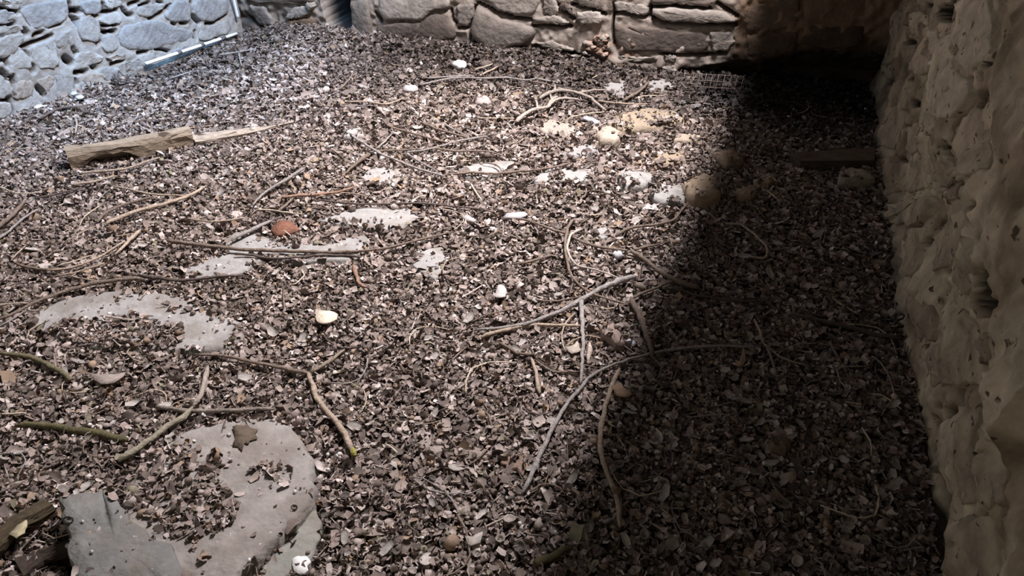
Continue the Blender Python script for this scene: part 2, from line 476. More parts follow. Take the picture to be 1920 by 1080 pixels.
bpale, bgrey, bdark, bbrown, bol = (0.33, 0.295, 0.26), (0.235, 0.207, 0.182), (0.140, 0.115, 0.098), (0.17, 0.115, 0.075), (0.23, 0.20, 0.165)
back_stones = [
    (bgrey, .045, [(661, 4), (690, -6), (696, 20), (700, 45), (697, 68), (668, 68), (663, 36)]),
    (bdark, .030, [(710, 46), (740, 41), (796, 40), (806, 26), (838, 26), (848, 44), (856, 54), (856, 70), (830, 74), (760, 73), (710, 71)]),
    (bpale, .034, [(712, -8), (842, -8), (842, 14), (812, 18), (796, 34), (722, 37), (712, 18)]),
    (bgrey, .022, [(858, 10), (888, 6), (889, 28), (880, 46), (868, 48), (860, 38)]),
    (bgrey, .055, [(898, 10), (915, 19), (940, 33), (980, 42), (1000, 50), (1006, 60), (995, 75), (975, 84), (950, 88), (915, 86), (892, 74), (887, 55), (889, 32)]),
    (bpale, .030, [(905, -8), (1012, -8), (1010, 12), (1000, 24), (965, 27), (932, 16)]),
    (bpale, .024, [(1020, -6), (1038, -6), (1050, 20), (1040, 30), (1018, 24)]),
    (bdark, .026, [(1048, 9), (1058, 3), (1072, 14), (1077, 28), (1062, 20), (1050, 15)]),
    (bgrey, .022, [(1078, -6), (1120, -6), (1124, 12), (1110, 13), (1086, 10)]),
    (bpale, .036, [(1002, 32), (1040, 28), (1070, 42), (1056, 46), (1030, 44), (1005, 40)]),
    (bpale, .034, [(1082, 22), (1118, 20), (1130, 30), (1128, 42), (1092, 46), (1082, 36)]),
    (bpale, .024, [(1154, 2), (1195, 5), (1215, 11), (1214, 27), (1205, 27), (1170, 20), (1154, 18)]),
    (bpale, .050, [(1224, 15), (1260, 14), (1330, 18), (1360, 20), (1384, 40), (1350, 42), (1300, 40), (1250, 37), (1226, 29)]),
    (bdark, .022, [(1154, 40), (1168, 46), (1210, 49), (1270, 56), (1322, 60), (1330, 80), (1322, 98), (1240, 97), (1165, 97), (1154, 72)]),
    (bgrey, .026, [(1332, 58), (1370, 60), (1380, 80), (1366, 94), (1336, 97)]),
    (bdark, .018, [(1222, -6), (1320, -6), (1340, 4), (1328, 10), (1262, 6), (1224, 8)]),
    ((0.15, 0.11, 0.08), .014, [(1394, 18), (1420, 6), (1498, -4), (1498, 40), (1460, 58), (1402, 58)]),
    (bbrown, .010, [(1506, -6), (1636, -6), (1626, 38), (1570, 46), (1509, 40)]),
    ((0.085, 0.058, 0.04), .012, [(1506, 50), (1620, 48), (1612, 84), (1560, 92), (1502, 82)]),  # this stone and the next darkened along with the wall's painted shade
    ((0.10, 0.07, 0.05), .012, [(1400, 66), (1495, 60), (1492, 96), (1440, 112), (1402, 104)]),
    (bpale, .030, [(1005, 80), (1036, 74), (1058, 86), (1076, 95), (1034, 94)]),
    (bgrey, .030, [(762, 82), (798, 80), (804, 91), (772, 95)]), (bdark, .030, [(736, 80), (756, 82), (756, 95), (736, 92)]),
    (bgrey, .030, [(808, 79), (850, 78), (876, 92), (820, 94)]),
    (bbrown, .040, [(538, 38), (570, 34), (593, 38), (594, 54), (560, 60), (538, 57)]), (bpale, .045, [(538, 30), (552, 14), (574, 10), (586, 20), (574, 30), (542, 36)]),
    (bpale, .055, [(576, 4), (590, 4), (592, 14), (580, 18)]),
    (bdark, .030, [(462, -4), (592, -4), (588, 4), (540, 7), (474, 3)]), (bgrey, .034, [(470, 8), (498, 12), (512, 30), (516, 46), (490, 46), (474, 26)]),
    (bdark, .040, [(460, 60), (528, 58), (540, 74), (474, 80)]), (bdark, .040, [(566, 66), (598, 62), (610, 76), (572, 80)]),
    (tan, .030, [(1242, 124), (1262, 120), (1272, 132), (1250, 136)]), (bgrey, .026, [(1246, 102), (1268, 103), (1266, 113), (1248, 112)]), (bpale, .020, [(1160, 104), (1200, 106), (1236, 106), (1234, 113), (1190, 113), (1162, 111)]),
]
for i in range(26):                                              # the patch of small broken stones
    x0, y0 = 1098 + 44 * random.random(), 62 + 42 * random.random(); r = random.uniform(3, 6.5)
    back_stones.append((random.choice([(0.40, 0.30, 0.25), (0.30, 0.20, 0.15), bpale]), random.uniform(.03, .05),
                        [(x0 + r * 1.3 * math.cos(a), y0 + r * 0.8 * math.sin(a)) for a in (0.2, 1.1, 2.3, 3.3, 4.2, 5.4)]))
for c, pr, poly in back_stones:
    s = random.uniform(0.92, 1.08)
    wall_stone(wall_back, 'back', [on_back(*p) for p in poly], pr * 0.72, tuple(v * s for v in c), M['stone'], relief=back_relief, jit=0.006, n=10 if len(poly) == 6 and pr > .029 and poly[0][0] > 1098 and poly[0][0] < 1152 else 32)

# ---- right wall (close to the camera, smeared with earth)
right_cr = [(5, [(1885, 145), (1876, 180), (1884, 195), (1920, 180)]), (5, [(1884, 195), (1850, 225), (1838, 240), (1834, 262)]), (9, [(1900, 200), (1930, 170)]),
            (5, [(1815, 275), (1832, 300), (1836, 318)]), (4, [(1770, 268), (1790, 262)]), (5, [(1748, 280), (1756, 270)]), (6, [(1770, 400), (1790, 420), (1820, 418)]),
            (4, [(1745, 425), (1768, 405)]), (3, [(1804, 180), (1850, 190)]), (4, [(1650, 100), (1665, 40), (1690, 4)]), (3, [(1745, 180), (1755, 190)]), (4, [(1700, 70), (1715, 90)]),
            (9, [(1640, 125), (1652, 70), (1668, 0)])]
RCR = crevices(right_cr, on_right, 0.7)
holes = [(1780, 25, 18, .12), (1800, 18, 16, .12), (1800, 0, 14, .1), (1752, 85, 8, .05), (1786, 75, 12, .07), (1782, 100, 10, .07), (1790, 60, 8, .06), (1782, 150, 8, .06), (1764, 165, 6, .05), (1718, 14, 6, .04), (1745, 10, 5, .03),
         (1712, 90, 8, .04), (1710, 145, 10, .04), (1750, 190, 5, .05), (1760, 280, 14, .05), (1795, 510, 13, .07), (1780, 540, 12, .06), (1892, 530, 22, .07), (1905, 560, 22, .07), (1918, 590, 20, .07), (1866, 625, 17, .08), (1850, 597, 7, .05),
         (1898, 626, 7, .05), (1836, 906, 7, .04), (1802, 875, 7, .04), (1918, 790, 10, .05), (1914, 855, 6, .04), (1915, 960, 14, .05), (1800, 1035, 10, .04), (1825, 1065, 10, .04), (1890, 395, 12, .04), (1920, 120, 12, .04), (1830, 665, 8, .03),
         (1768, 770, 12, .05), (1820, 990, 8, .03), (1870, 970, 7, .03), (1700, 210, 8, .03), (1690, 300, 7, .03), (1730, 330, 6, .03), (1815, 360, 10, .03), (1700, 405, 8, .03), (1850, 300, 5, .02), (1880, 290, 5, .03), (1876, 308, 5, .03), (1920, 260, 8, .03)]
holes += [(random.uniform(1660, 1915), random.uniform(10, 1070), random.uniform(2.5, 9), random.uniform(.02, .05)) for _ in range(150)]
HOL = []
for hx, hy, hr, hd in holes:
    u, v = on_right(hx, hy); u2, v2 = on_right(hx + hr, hy); u3, v3 = on_right(hx, hy - hr)
    HOL.append((u, v, (u2 - u, v2 - v), (u3 - u, v3 - v), hd))
edge = [on_right(*p) for p in ((1856, -30), (1850, 0), (1832, 60), (1812, 95), (1800, 140), (1785, 180), (1772, 222), (1766, 250), (1768, 300))]


def right_pits(U, W):
    D = carve(U, W, RCR, 0.06)
    for u, v, a, b, hd in HOL:
        det = a[0] * b[1] - a[1] * b[0]
        s = ((U - u) * b[1] - (W - v) * b[0]) / det; t = ((W - v) * a[0] - (U - u) * a[1]) / det
        r = np.hypot(s, t) + 0.25 * vn(U, W, 0.03, 7)
        D = np.maximum(D, hd * 1.2 * (1 - sst(0.5, 1.1, r)))
    return D


def right_disp(U, W):
    d = 0.028 * vn(U, W, 0.34, 3) + 0.018 * vn(U, W, 0.12, 4) + 0.011 * vn(U, W, 0.045, 5) + 0.005 * vn(U, W, 0.016, 6)
    ev = np.array([e[1] for e in edge])[::-1]; eu = np.array([e[0] for e in edge])[::-1]
    ub = np.interp(W, ev, eu)
    d = d + 0.075 * (1 - sst(-0.012, 0.012, U - ub)) * sst(edge[-1][1] - 0.04, edge[-1][1] + 0.10, W) * (U > 1.2)
    d = d - right_pits(U, W)
    d = d + 0.035 * sst(0.10, -0.02, W) * sst(2.2, 3.2, U) - 0.02 * sst(0.15, 0, W) * (1 - sst(1.4, 2.6, U))
    return d


def right_relief(u, v):
    return RG[min(max(int((u - 0.6) / .01), 0), RG.shape[0] - 1), min(max(int((v + 0.1) / .01), 0), RG.shape[1] - 1)]


def right_col(U, W, D):
    k = np.maximum(sst(0.0, -0.06, D + right_pits(U, W)) * .6, sst(0.008, 0.03, right_pits(U, W)))[..., None]; t = sst(-0.3, 0.5, vn(U, W, 0.13, 8) + 0.4 * vn(U, W, 0.04, 9))[..., None]
    base = np.array((0.56, 0.48, 0.35)) * (1 - t) + np.array((0.36, 0.29, 0.20)) * t
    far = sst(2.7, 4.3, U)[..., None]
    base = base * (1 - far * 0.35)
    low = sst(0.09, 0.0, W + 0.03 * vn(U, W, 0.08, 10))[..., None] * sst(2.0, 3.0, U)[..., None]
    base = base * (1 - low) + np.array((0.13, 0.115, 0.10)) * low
    return base * (1 - k) + np.array((0.045, 0.034, 0.024)) * k


RG = right_disp(*np.meshgrid(np.arange(0.6, 5.3, .01), np.arange(-0.1, 1.2, .01), indexing='ij'))
us = np.r_[-0.7, -0.3, 0.1, 0.4, np.arange(0.62, 3.4, 0.009), np.arange(3.4, 5.3, 0.013)]
vs_ = np.r_[np.arange(-0.08, 1.12, 0.009), 1.25, 1.6, 2.55]
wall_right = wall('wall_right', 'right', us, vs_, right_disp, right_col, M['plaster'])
rl, rm, rd = (0.57, 0.50, 0.375), (0.49, 0.415, 0.305), (0.40, 0.33, 0.24)
right_stones = [
    (rl, .088, [(1840, 8), (1875, 0), (1925, 5), (1925, 110), (1900, 138), (1870, 148), (1852, 100), (1836, 62)]),
    (rl, .088, [(1815, 92), (1832, 68), (1848, 103), (1868, 155), (1872, 188), (1850, 212), (1825, 230), (1807, 222), (1788, 200), (1792, 150)]),
    (rl, .080, [(1770, 230), (1786, 207), (1800, 228), (1796, 252), (1774, 258)]),
    (rm, .040, [(1846, 242), (1884, 206), (1925, 212), (1925, 330), (1880, 342), (1852, 320), (1840, 272)]),
    (rm, .045, [(1774, 282), (1800, 268), (1812, 285), (1832, 325), (1808, 356), (1778, 340), (1768, 310)]),
    (rd, .035, [(1668, 30), (1696, 18), (1698, 60), (1688, 108), (1668, 124), (1654, 108)]), (rm, .035, [(1705, 24), (1735, 20), (1745, 50), (1730, 70), (1708, 62)]),
    (rm, .040, [(1716, 100), (1738, 78), (1746, 110), (1742, 140), (1724, 142)]), (rl, .036, [(1756, 60), (1776, 58), (1772, 100), (1764, 110), (1756, 95)]),
    (rm, .040, [(1748, 442), (1765, 412), (1785, 428), (1796, 468), (1788, 492), (1750, 508), (1748, 470)]),
    (rm, .045, [(1812, 452), (1830, 412), (1888, 412), (1902, 478), (1880, 500), (1868, 536), (1832, 556), (1812, 530)]),
    (rm, .030, [(1702, 452), (1724, 442), (1738, 480), (1733, 518), (1702, 526), (1694, 482)]),
    (rm, .042, [(1774, 584), (1790, 562), (1826, 592), (1842, 660), (1836, 716), (1778, 718), (1768, 650)]),
    (rd, .030, [(1722, 562), (1752, 572), (1752, 636), (1730, 638), (1714, 600)]),
    (rm, .034, [(1690, 382), (1748, 367), (1742, 402), (1715, 428), (1700, 420), (1668, 425), (1664, 387)]),
    (rm, .040, [(1803, 764), (1848, 764), (1857, 955), (1812, 956), (1798, 850)]), (rl, .036, [(1762, 794), (1792, 766), (1792, 896), (1770, 924), (1758, 880)]),
    (rl, .042, [(1852, 694), (1902, 694), (1906, 826), (1858, 836)]), (rm, .040, [(1784, 976), (1878, 970), (1890, 1090), (1790, 1090)]),
    (rm, .036, [(1850, 850), (1905, 845), (1908, 950), (1868, 958)]), (rd, .034, [(1872, 640), (1925, 640), (1925, 685), (1880, 688)]),
    (rm, .032, [(1700, 240), (1728, 225), (1738, 262), (1722, 290), (1700, 282)]), (rd, .030, [(1740, 200), (1762, 196), (1764, 240), (1748, 262), (1738, 236)]),
    (rm, .032, [(1664, 210), (1690, 190), (1694, 240), (1680, 280), (1662, 270)]), (rm, .034, [(1700, 305), (1730, 300), (1740, 350), (1708, 362), (1690, 345)]),
    (rd, .030, [(1662, 300), (1684, 296), (1690, 360), (1664, 372)]), (rl, .034, [(1740, 300), (1760, 292), (1770, 345), (1756, 360), (1742, 345)]),
    ((0.95, 0.93, 0.86), .22, [(1760, 119), (1768, 115), (1771, 123), (1763, 127)]),
    (rd, .034, [(1850, 350), (1880, 352), (1876, 385), (1850, 392)]), (rm, .036, [(1790, 372), (1830, 360), (1842, 395), (1800, 405)]), (rm, .036, [(1745, 640), (1764, 650), (1772, 720), (1752, 722), (1738, 680)]),
]
for c, pr, poly in right_stones:
    s = random.uniform(0.9, 1.1)
    wall_stone(wall_right, 'right', [on_right(*p) for p in poly], 0.005 + pr * 0.07, tuple(v * s for v in c), M['rightstone'], bevel=0.13, jit=0.009, tilt=0.004, n=26, relief=right_relief)


# ---- parts of the shell behind and above the camera
def box(name, lo, hi, m, col):
    V = [(x, y, z) for x in (lo[0], hi[0]) for y in (lo[1], hi[1]) for z in (lo[2], hi[2])]
    F = [(0, 1, 3, 2), (4, 6, 7, 5), (0, 4, 5, 1), (2, 3, 7, 6), (0, 2, 6, 4), (1, 5, 7, 3)]
    o = mesh_obj(name, V, F, m, col=col, smooth=False, recenter=False); o['kind'] = 'structure'; return o


for lo, hi in (((-4.2, -0.95, -0.1), (-1.75, -0.75, 2.6)), ((-0.75, -0.95, -0.1), (0.95, -0.75, 2.6)), ((-1.75, -0.95, 1.9), (-0.75, -0.75, 2.6))):  # unseen wall; the gap is put in for the added fill lamp
    box('wall_rear', lo, hi, M['stone'], (0.28, 0.25, 0.21))
V = [(x, y, z) for z in (2.5, 2.62) for x, y in ((-0.40, -0.95), (0.95, -0.95), (0.95, 5.6), (-0.22, 5.6))]  # unseen strip of ceiling, its slanted edge shaped to cast the shadow
ceiling_blocker = mesh_obj('ceiling_blocker', V, [(0, 3, 2, 1), (4, 5, 6, 7), (0, 1, 5, 4), (1, 2, 6, 5), (2, 3, 7, 6), (3, 0, 4, 7)], M['stone'], col=(0.22, 0.18, 0.14), smooth=False, recenter=False)
ceiling_blocker['kind'] = 'structure'


# ------------------------------------------------------------------ stones lying on or set in the floor
def rock(name, poly, top, col, m, label=None, cat=None, parent=None, n=26, dome=0.0, jit=0.006, expose=0.06, sink=0.03, soft=0.82, rough=0.003, flat=None):
    """a stone whose outline is given as points on the ground; its top lies 'top' above the ground"""
    g = [G(px, py, top) for px, py in poly]
    if flat is None: z0 = float(np.mean([q[2] for q in g]))
    else: z0 = flat
    R = resample([q[:2] for q in g], n, jit); c = R.mean(0); k = len(R); V, F = [], []
    zg = z0 - top
    for s, z in ((1.03, zg - sink), (1.0, zg + top * 0.55), (0.965, zg + top * 0.95), (soft, z0 + dome * 0.35), (soft * 0.55, z0 + dome * 0.85)):
        for q in R:
            p = c + (q - c) * s
            V.append((p[0], p[1], z + random.uniform(-rough, rough) * (z > zg)))
    V.append((c[0], c[1], z0 + dome))
    for r in range(4):
        for i in range(k): F.append((r * k + i, r * k + (i + 1) % k, (r + 1) * k + (i + 1) % k, (r + 1) * k + i))
    for i in range(k): F.append((4 * k + i, 4 * k + (i + 1) % k, 5 * k))
    a2 = sum(R[i][0] * R[(i + 1) % k][1] - R[(i + 1) % k][0] * R[i][1] for i in range(k))
    if a2 < 0: F = [f[::-1] for f in F]
    o = mesh_obj(name, V, F, m, parent, col)
    if label: tag(o, label, cat)
    EXPOSED.append((R, z0, expose, c, dome))
    return o


def heap(poly, share, dz=0.01):
    COVER.append(([G(px, py, dz)[:2] for px, py in poly], share))


fg, fw, ft = (0.35, 0.34, 0.33), (0.37, 0.36, 0.345), (0.36, 0.285, 0.205)
# paving stones set flush in the floor
for poly, c in [([(38, 602), (90, 567), (160, 547), (230, 541), (300, 546), (368, 562), (378, 585), (405, 592), (455, 600), (454, 628), (430, 648), (388, 660), (300, 655), (180, 650), (80, 622)], fg),
                ([(348, 502), (400, 476), (440, 470), (500, 482), (446, 513), (380, 522), (345, 517)], fg),
                ([(405, 455), (440, 430), (482, 436), (530, 458), (600, 456), (690, 441), (694, 465), (660, 490), (560, 492), (480, 482), (420, 472)], fg),
                ([(598, 412), (650, 395), (710, 386), (772, 389), (788, 402), (762, 427), (700, 433), (640, 420)], fw),
                ([(770, 482), (800, 464), (832, 459), (832, 500), (815, 526), (795, 512), (770, 496)], fw),
                ([(864, 316), (880, 307), (962, 299), (967, 320), (902, 334), (870, 331)], fw),
                ([(995, 336), (1030, 312), (1112, 317), (1117, 336), (1060, 341), (1010, 341)], fw),
                ([(678, 332), (700, 312), (757, 317), (742, 346), (700, 349)], fw),
                ([(1128, 158), (1172, 149), (1182, 166), (1165, 179), (1133, 176)], fg), ([(1212, 150), (1250, 147), (1267, 160), (1240, 171), (1213, 166)], fg),
                ([(1110, 432), (1135, 426), (1150, 437), (1130, 447)], fw)]:
    rock('flagstone', poly, 0.016, c, M['flag'], parent=floor, expose=0.07, rough=0.0015, soft=0.9)
heap([(120, 606), (200, 602), (250, 588), (300, 606), (345, 620), (350, 634), (330, 662), (170, 660), (80, 630)], 0.9)
heap([(300, 566), (350, 578), (400, 590), (360, 598), (320, 590)], 0.35)
heap([(500, 440), (560, 440), (600, 456), (560, 470), (520, 462)], 0.5)
heap([(415, 436), (470, 430), (450, 456), (420, 456)], 0.3)
heap([(1020, 325), (1050, 318), (1060, 335), (1030, 341)], 0.6)
heap([(640, 415), (720, 420), (700, 436), (640, 430)], 0.5)

# the big slabs in the near corner
rock('stone_slab', [(470, 1100), (520, 1030), (560, 975), (592, 950), (604, 985), (592, 1030), (562, 1100)], 0.02, (0.30, 0.30, 0.27), M['flag'],
     'greenish grey slab mostly hidden beneath the rounded stone slab', 'stone', expose=0.10, rough=0.001)
rock('stone_slab', [(290, 845), (330, 815), (380, 797), (440, 786), (500, 781), (540, 792), (570, 820), (586, 862), (592, 910), (566, 956), (526, 1006), (482, 1046), (420, 1100), (250, 1100), (225, 960), (240, 890)],
     0.055, (0.33, 0.305, 0.285), M['flag'], 'large pale rounded stone slab, partly heaped with litter and broken husks', 'stone', expose=0.07, n=64, jit=.009, rough=0.002, soft=0.93)
rock('stone_slab', [(103, 932), (150, 916), (192, 915), (222, 946), (262, 988), (330, 1030), (358, 1100), (142, 1100), (124, 1000)],
     0.075, (0.205, 0.205, 0.195), M['flag'], 'dark grey slab with a sharp left edge, in front of the rounded slab', 'stone', expose=0.035, n=50, jit=.008, rough=0.002, soft=0.95)
heap([(225, 890), (300, 840), (350, 850), (400, 890), (445, 935), (440, 985), (370, 1018), (330, 1026), (290, 990), (235, 950)], 0.75, 0.055)
heap([(300, 845), (350, 830), (440, 862), (430, 890), (340, 880)], 0.35, 0.055)
heap([(462, 880), (500, 858), (548, 882), (545, 915), (505, 908), (465, 898)], 0.5, 0.055)
heap([(355, 1030), (380, 1022), (400, 1055), (370, 1062)], 0.4, 0.055)

T_ = (0.43, 0.335, 0.24)
for poly, top, dome, c, label in [
    ([(1160, 326), (1180, 318), (1212, 318), (1226, 330), (1204, 352), (1166, 349)], .035, .012, fw, 'white angular stone with a ragged lower edge, beside the shadow line'),
    ([(1220, 366), (1250, 345), (1286, 344), (1288, 376), (1240, 381)], .03, .010, fw, 'chalky white stone half buried against the tan boulder'),
    ([(1284, 342), (1318, 320), (1350, 335), (1353, 364), (1320, 371), (1292, 366)], .06, .02, T_, 'tan domed boulder speckled with dark crumbs, at the edge of the shade'),
    ([(1140, 232), (1158, 214), (1220, 200), (1272, 208), (1287, 224), (1240, 238), (1170, 244)], .035, .02, (0.36, 0.29, 0.21), 'long low tan boulder, the widest loose stone by the back wall'),
    ([(1120, 250), (1128, 238), (1145, 233), (1166, 248), (1156, 262), (1124, 261)], .05, .015, (0.50, 0.42, 0.34), 'small cream stone with a peaked top in front of the low tan boulder'),
    ([(1056, 286), (1080, 275), (1118, 269), (1119, 284), (1080, 293)], .025, .004, fg, 'flat pale grey stone, slanted, alone in the litter'),
    ([(1186, 303), (1230, 291), (1285, 283), (1283, 299), (1222, 312)], .025, .006, ft, 'narrow ochre stone in a strip, lying beside the shadow edge'),
    ([(1340, 286), (1372, 278), (1396, 300), (1362, 311)], .04, .012, (0.34, 0.26, 0.19), 'brown lumpy stone in the shade behind the domed boulder'),
    ([(1414, 336), (1450, 330), (1461, 340), (1426, 346)], .03, .004, T_, 'thin flat tan stone on dark litter, alone in the shade'),
    ([(1382, 356), (1402, 345), (1420, 350), (1410, 369), (1386, 368)], .035, .01, (0.36, 0.28, 0.20), 'small brown stone next to the thin flat tan stone in shade'),
    ([(1262, 251), (1310, 253), (1336, 261), (1300, 266), (1262, 263)], .025, .004, (0.40, 0.33, 0.26), 'dull flat stone crossing from light into shade behind the ochre strip stone'),
    ([(1574, 320), (1600, 315), (1641, 318), (1641, 334), (1578, 333)], .06, .004, (0.40, 0.36, 0.30), 'pale brick shaped stone against the foot of the earthy wall'),
    ([(1127, 612), (1146, 604), (1164, 620), (1173, 640), (1155, 644), (1134, 630)], .04, .01, (0.38, 0.29, 0.25), 'pinkish grey stone wedge beside the crossed sticks'),
    ([(755, 832), (800, 824), (832, 829), (842, 846), (820, 852), (775, 846)], .015, .003, (0.33, 0.28, 0.25), 'flat pinkish stone with white flecks barely showing through litter'),
    ([(842, 842), (870, 836), (920, 840), (936, 850), (880, 858)], .013, .003, (0.31, 0.255, 0.22), 'flat pink stone strip beside the flecked pinkish stone'),
    ([(940, 862), (985, 856), (1000, 870), (985, 886), (950, 880)], .013, .003, (0.24, 0.165, 0.13), 'reddish flat stone beneath the litter by the long grey stick'),
    ([(1025, 222), (1060, 228), (1085, 240), (1075, 258), (1030, 252), (1010, 240)], .02, .006, (0.42, 0.35, 0.30), 'rough earthy stone covered in crumbs, next to the bluish chip'),
    ([(1500, 620), (1520, 612), (1540, 624), (1520, 640)], .02, .006, (0.20, 0.16, 0.14), 'small dark stone in the shaded litter'),
    ([(175, 434), (190, 424), (215, 428), (210, 440), (185, 442)], .022, .006, fw, 'pale square stone chip at the tip of the long tan stick'),
    ([(545, 450), (548, 432), (572, 428), (580, 440), (562, 447)], .0, .0, fg, None),
    ([(640, 255), (655, 238), (675, 240), (682, 252), (660, 260)], .03, .014, (0.47, 0.43, 0.41), 'rounded pale lump in the litter near the start of the long straight stick'),
    ([(1436, 822), (1452, 811), (1480, 818), (1478, 840), (1444, 838)], .035, .014, (0.26, 0.20, 0.16), 'round brown stone alone in the darkest litter'),
    ([(1143, 922), (1152, 912), (1166, 918), (1166, 934), (1150, 936)], .0, .0, fg, None),
]:
    if label is None: continue
    rock('stone', poly, top, c, M['flag'], label, 'stone', n=18, dome=dome, expose=0.30 if poly[0][0] in (1140, 1186, 1284, 1025) else 0.12, jit=0.009, rough=0.006)


# ---- white lumps and shells
def lump(name, px, py, wpx, hpx, col, m, label, cat, seed=0):
    p = G(px, py, 0.006); s = depth_at(p) / FPX; rs = random.Random(seed + px)
    rx, rz = wpx * s / 2, hpx * s / 2
    V, F = [], []; nu, nv = 10, 6
    for i in range(nv + 1):
        a = math.pi * i / nv
        for k in range(nu):
            b = 2 * math.pi * k / nu; r = 1 + rs.uniform(-0.2, 0.2)
            V.append((p[0] + rx * math.sin(a) * math.cos(b) * r, p[1] + rx * math.sin(a) * math.sin(b) * r, p[2] + rz * 0.7 - rz * math.cos(a) * r))
    for i in range(nv):
        for k in range(nu): F.append((i * nu + k, i * nu + (k + 1) % nu, (i + 1) * nu + (k + 1) % nu, (i + 1) * nu + k))
    return tag(mesh_obj(name, V, F, m, col=col), label, cat)


W_ = (0.86, 0.86, 0.86)
lump('white_stone', 862, 128, 27, 17, W_, M['shell'], 'largest white lump, near the foot of the back wall', 'stone')
lump('white_stone', 790, 123, 6, 9, W_, M['shell'], 'tiny upright white lump to the side of the largest white lump', 'stone', 1)
lump('white_stone', 963, 121, 6, 6, W_, M['shell'], 'small round white pebble near the short pale straws', 'stone', 2)
lump('white_stone', 797, 195, 13, 9, W_, M['shell'], 'bright white pebble lying in dark litter in front of the largest white lump', 'stone', 3)
lump('white_stone', 703, 290, 13, 9, W_, M['shell'], 'white pebble touching the long straight stick', 'stone', 4)
lump('white_stone', 1158, 483, 20, 16, (0.55, 0.55, 0.57), M['shell'], 'pale grey pebble in the litter at the edge of the shade', 'stone', 5)
lump('white_stone', 1180, 647, 22, 12, (0.62, 0.66, 0.72), M['shell'], 'bluish white stone beside the pinkish stone wedge', 'stone', 6)
lump('pale_clod', 770, 172, 30, 14, (0.45, 0.42, 0.41), M['stone'], 'pale crumbly clod in front of the largest white lump', 'clod', 7)
lump('pale_clod', 905, 195, 34, 15, (0.42, 0.36, 0.34), M['stone'], 'pinkish crumbly clod beside the branching grey stick', 'clod', 8)
lump('pale_clod', 1560, 195, 10, 6, (0.5, 0.47, 0.42), M['stone'], 'tiny pale clod in the dark hollow', 'clod', 9)

for i, (px, py, a_, b_) in enumerate([(140, 179, 13, 9), (151, 186, 16, 8), (163, 193, 10, 6), (176, 165, 9, 6), (132, 190, 8, 5), (96, 207, 8, 5)]):
    lump('mortar_crumb', px, py, a_, b_, (0.60, 0.62, 0.64), M['stone'], 'whitish mortar crumb fallen at the foot of the left wall', 'crumb', 20 + i)['group'] = 'mortar crumbs at the foot of the left wall'

# a feather-like white scrap at the foot of the left wall
p = G(70, 203, 0.012); q = G(86, 200, 0.016)
V, F = [], []
for i, t in enumerate(np.linspace(0, 1, 9)):
    c = p + (q - p) * (t * 1.3 - 0.25); r = 0.022 * (math.sin(math.pi * min(1, t * 1.55)) ** 0.8 if t < 0.6 else 0.25) + 0.003
    for k in range(8):
        a = k * math.pi / 4; V.append((c[0], c[1] + r * math.cos(a), c[2] + 0.5 * r * math.sin(a) + 0.006))
for i in range(8):
    for k in range(8): F.append((i * 8 + k, i * 8 + (k + 1) % 8, (i + 1) * 8 + (k + 1) % 8, (i + 1) * 8 + k))
tag(mesh_obj('white_feather', V, F, M['shell'], col=(0.88, 0.90, 0.93)), 'white drop shaped scrap with a thin tail at the foot of the blue lit wall', 'feather')


def shell_cup(name, px, py, wpx, col, label, cat, group=None, tilt=(0.3, 0.2), depth=0.45, wall_=0.06, ragged=0.10, parent_m='shell', n=16):
    """a hollow half shell with thickness"""
    p = G(px, py, 0.010); r = wpx * depth_at(p) / FPX / 2; rs = random.Random(int(px * 13 + py))
    V, F = [], []
    prof = [(0.0, 0.0), (0.5, 0.10), (0.85, 0.45), (1.0, 1.0)]
    rg = [1 + rs.uniform(-ragged, ragged) for _ in range(n)]
    rings = [(rr, hh, 0) for rr, hh in prof[1:]] + [(rr * (1 - wall_) - 0.02, hh + 0.05 * (hh < 0.9), 1) for rr, hh in prof[:0:-1]]
    for rr, hh, inn in rings:
        for k in range(n):
            a = 2 * math.pi * k / n; x, y, z = r * rr * math.cos(a) * (1 + 0.08 * math.cos(2 * a)), r * rr * math.sin(a), r * depth * hh * rg[k]
            V.append((p[0] + x, p[1] + y, p[2] + z + x * tilt[0] + y * tilt[1]))
    m = len(rings)
    for i in range(m - 1):
        for k in range(n): F.append((i * n + k, i * n + (k + 1) % n, (i + 1) * n + (k + 1) % n, (i + 1) * n + k))
    F.append(tuple(range(n))[::-1]); F.append(tuple((m - 1) * n + k for k in range(n)))
    o = mesh_obj(name, V, F, M[parent_m], col=col)
    return tag(o, label, cat, group) if label else o


shell_cup('broken_eggshell', 808, 500, 16, (0.86, 0.88, 0.9), 'glossy white shell piece on the small upright paving stone', 'eggshell', tilt=(0.2, -0.4), depth=0.3)
shell_cup('snail_shell', 90, 942, 24, (0.60, 0.57, 0.50), 'cupped cream shell piece at the upper corner of the dark grey slab', 'shell', tilt=(0.3, -0.5))


# ---- bits of wood, bark and slate
def chip(name, pts, thick, col, m, label, cat, z=0.012, curl=0.0, n=14, jit=0.002):
    g = [G(px, py, z) for px, py in pts]
    R = resample(g, n, jit); R[:, 2] = np.mean([q[2] for q in g]) + np.array([random.uniform(-jit, jit) for _ in R]); c = R.mean(0); k = len(R)
    R[:, 2] += curl * np.linalg.norm(R[:, :2] - c[:2], axis=1) ** 2 * 30
    V = [tuple(q) for q in R] + [tuple(q + (0, 0, thick)) for q in R] + [tuple(c + (0, 0, thick * 1.1)), tuple(c)]
    F = [(i, (i + 1) % k, k + (i + 1) % k, k + i) for i in range(k)] + [(k + i, k + (i + 1) % k, 2 * k) for i in range(k)] + [((i + 1) % k, i, 2 * k + 1) for i in range(k)]
    return tag(mesh_obj(name, V, F, m, col=col), label, cat)


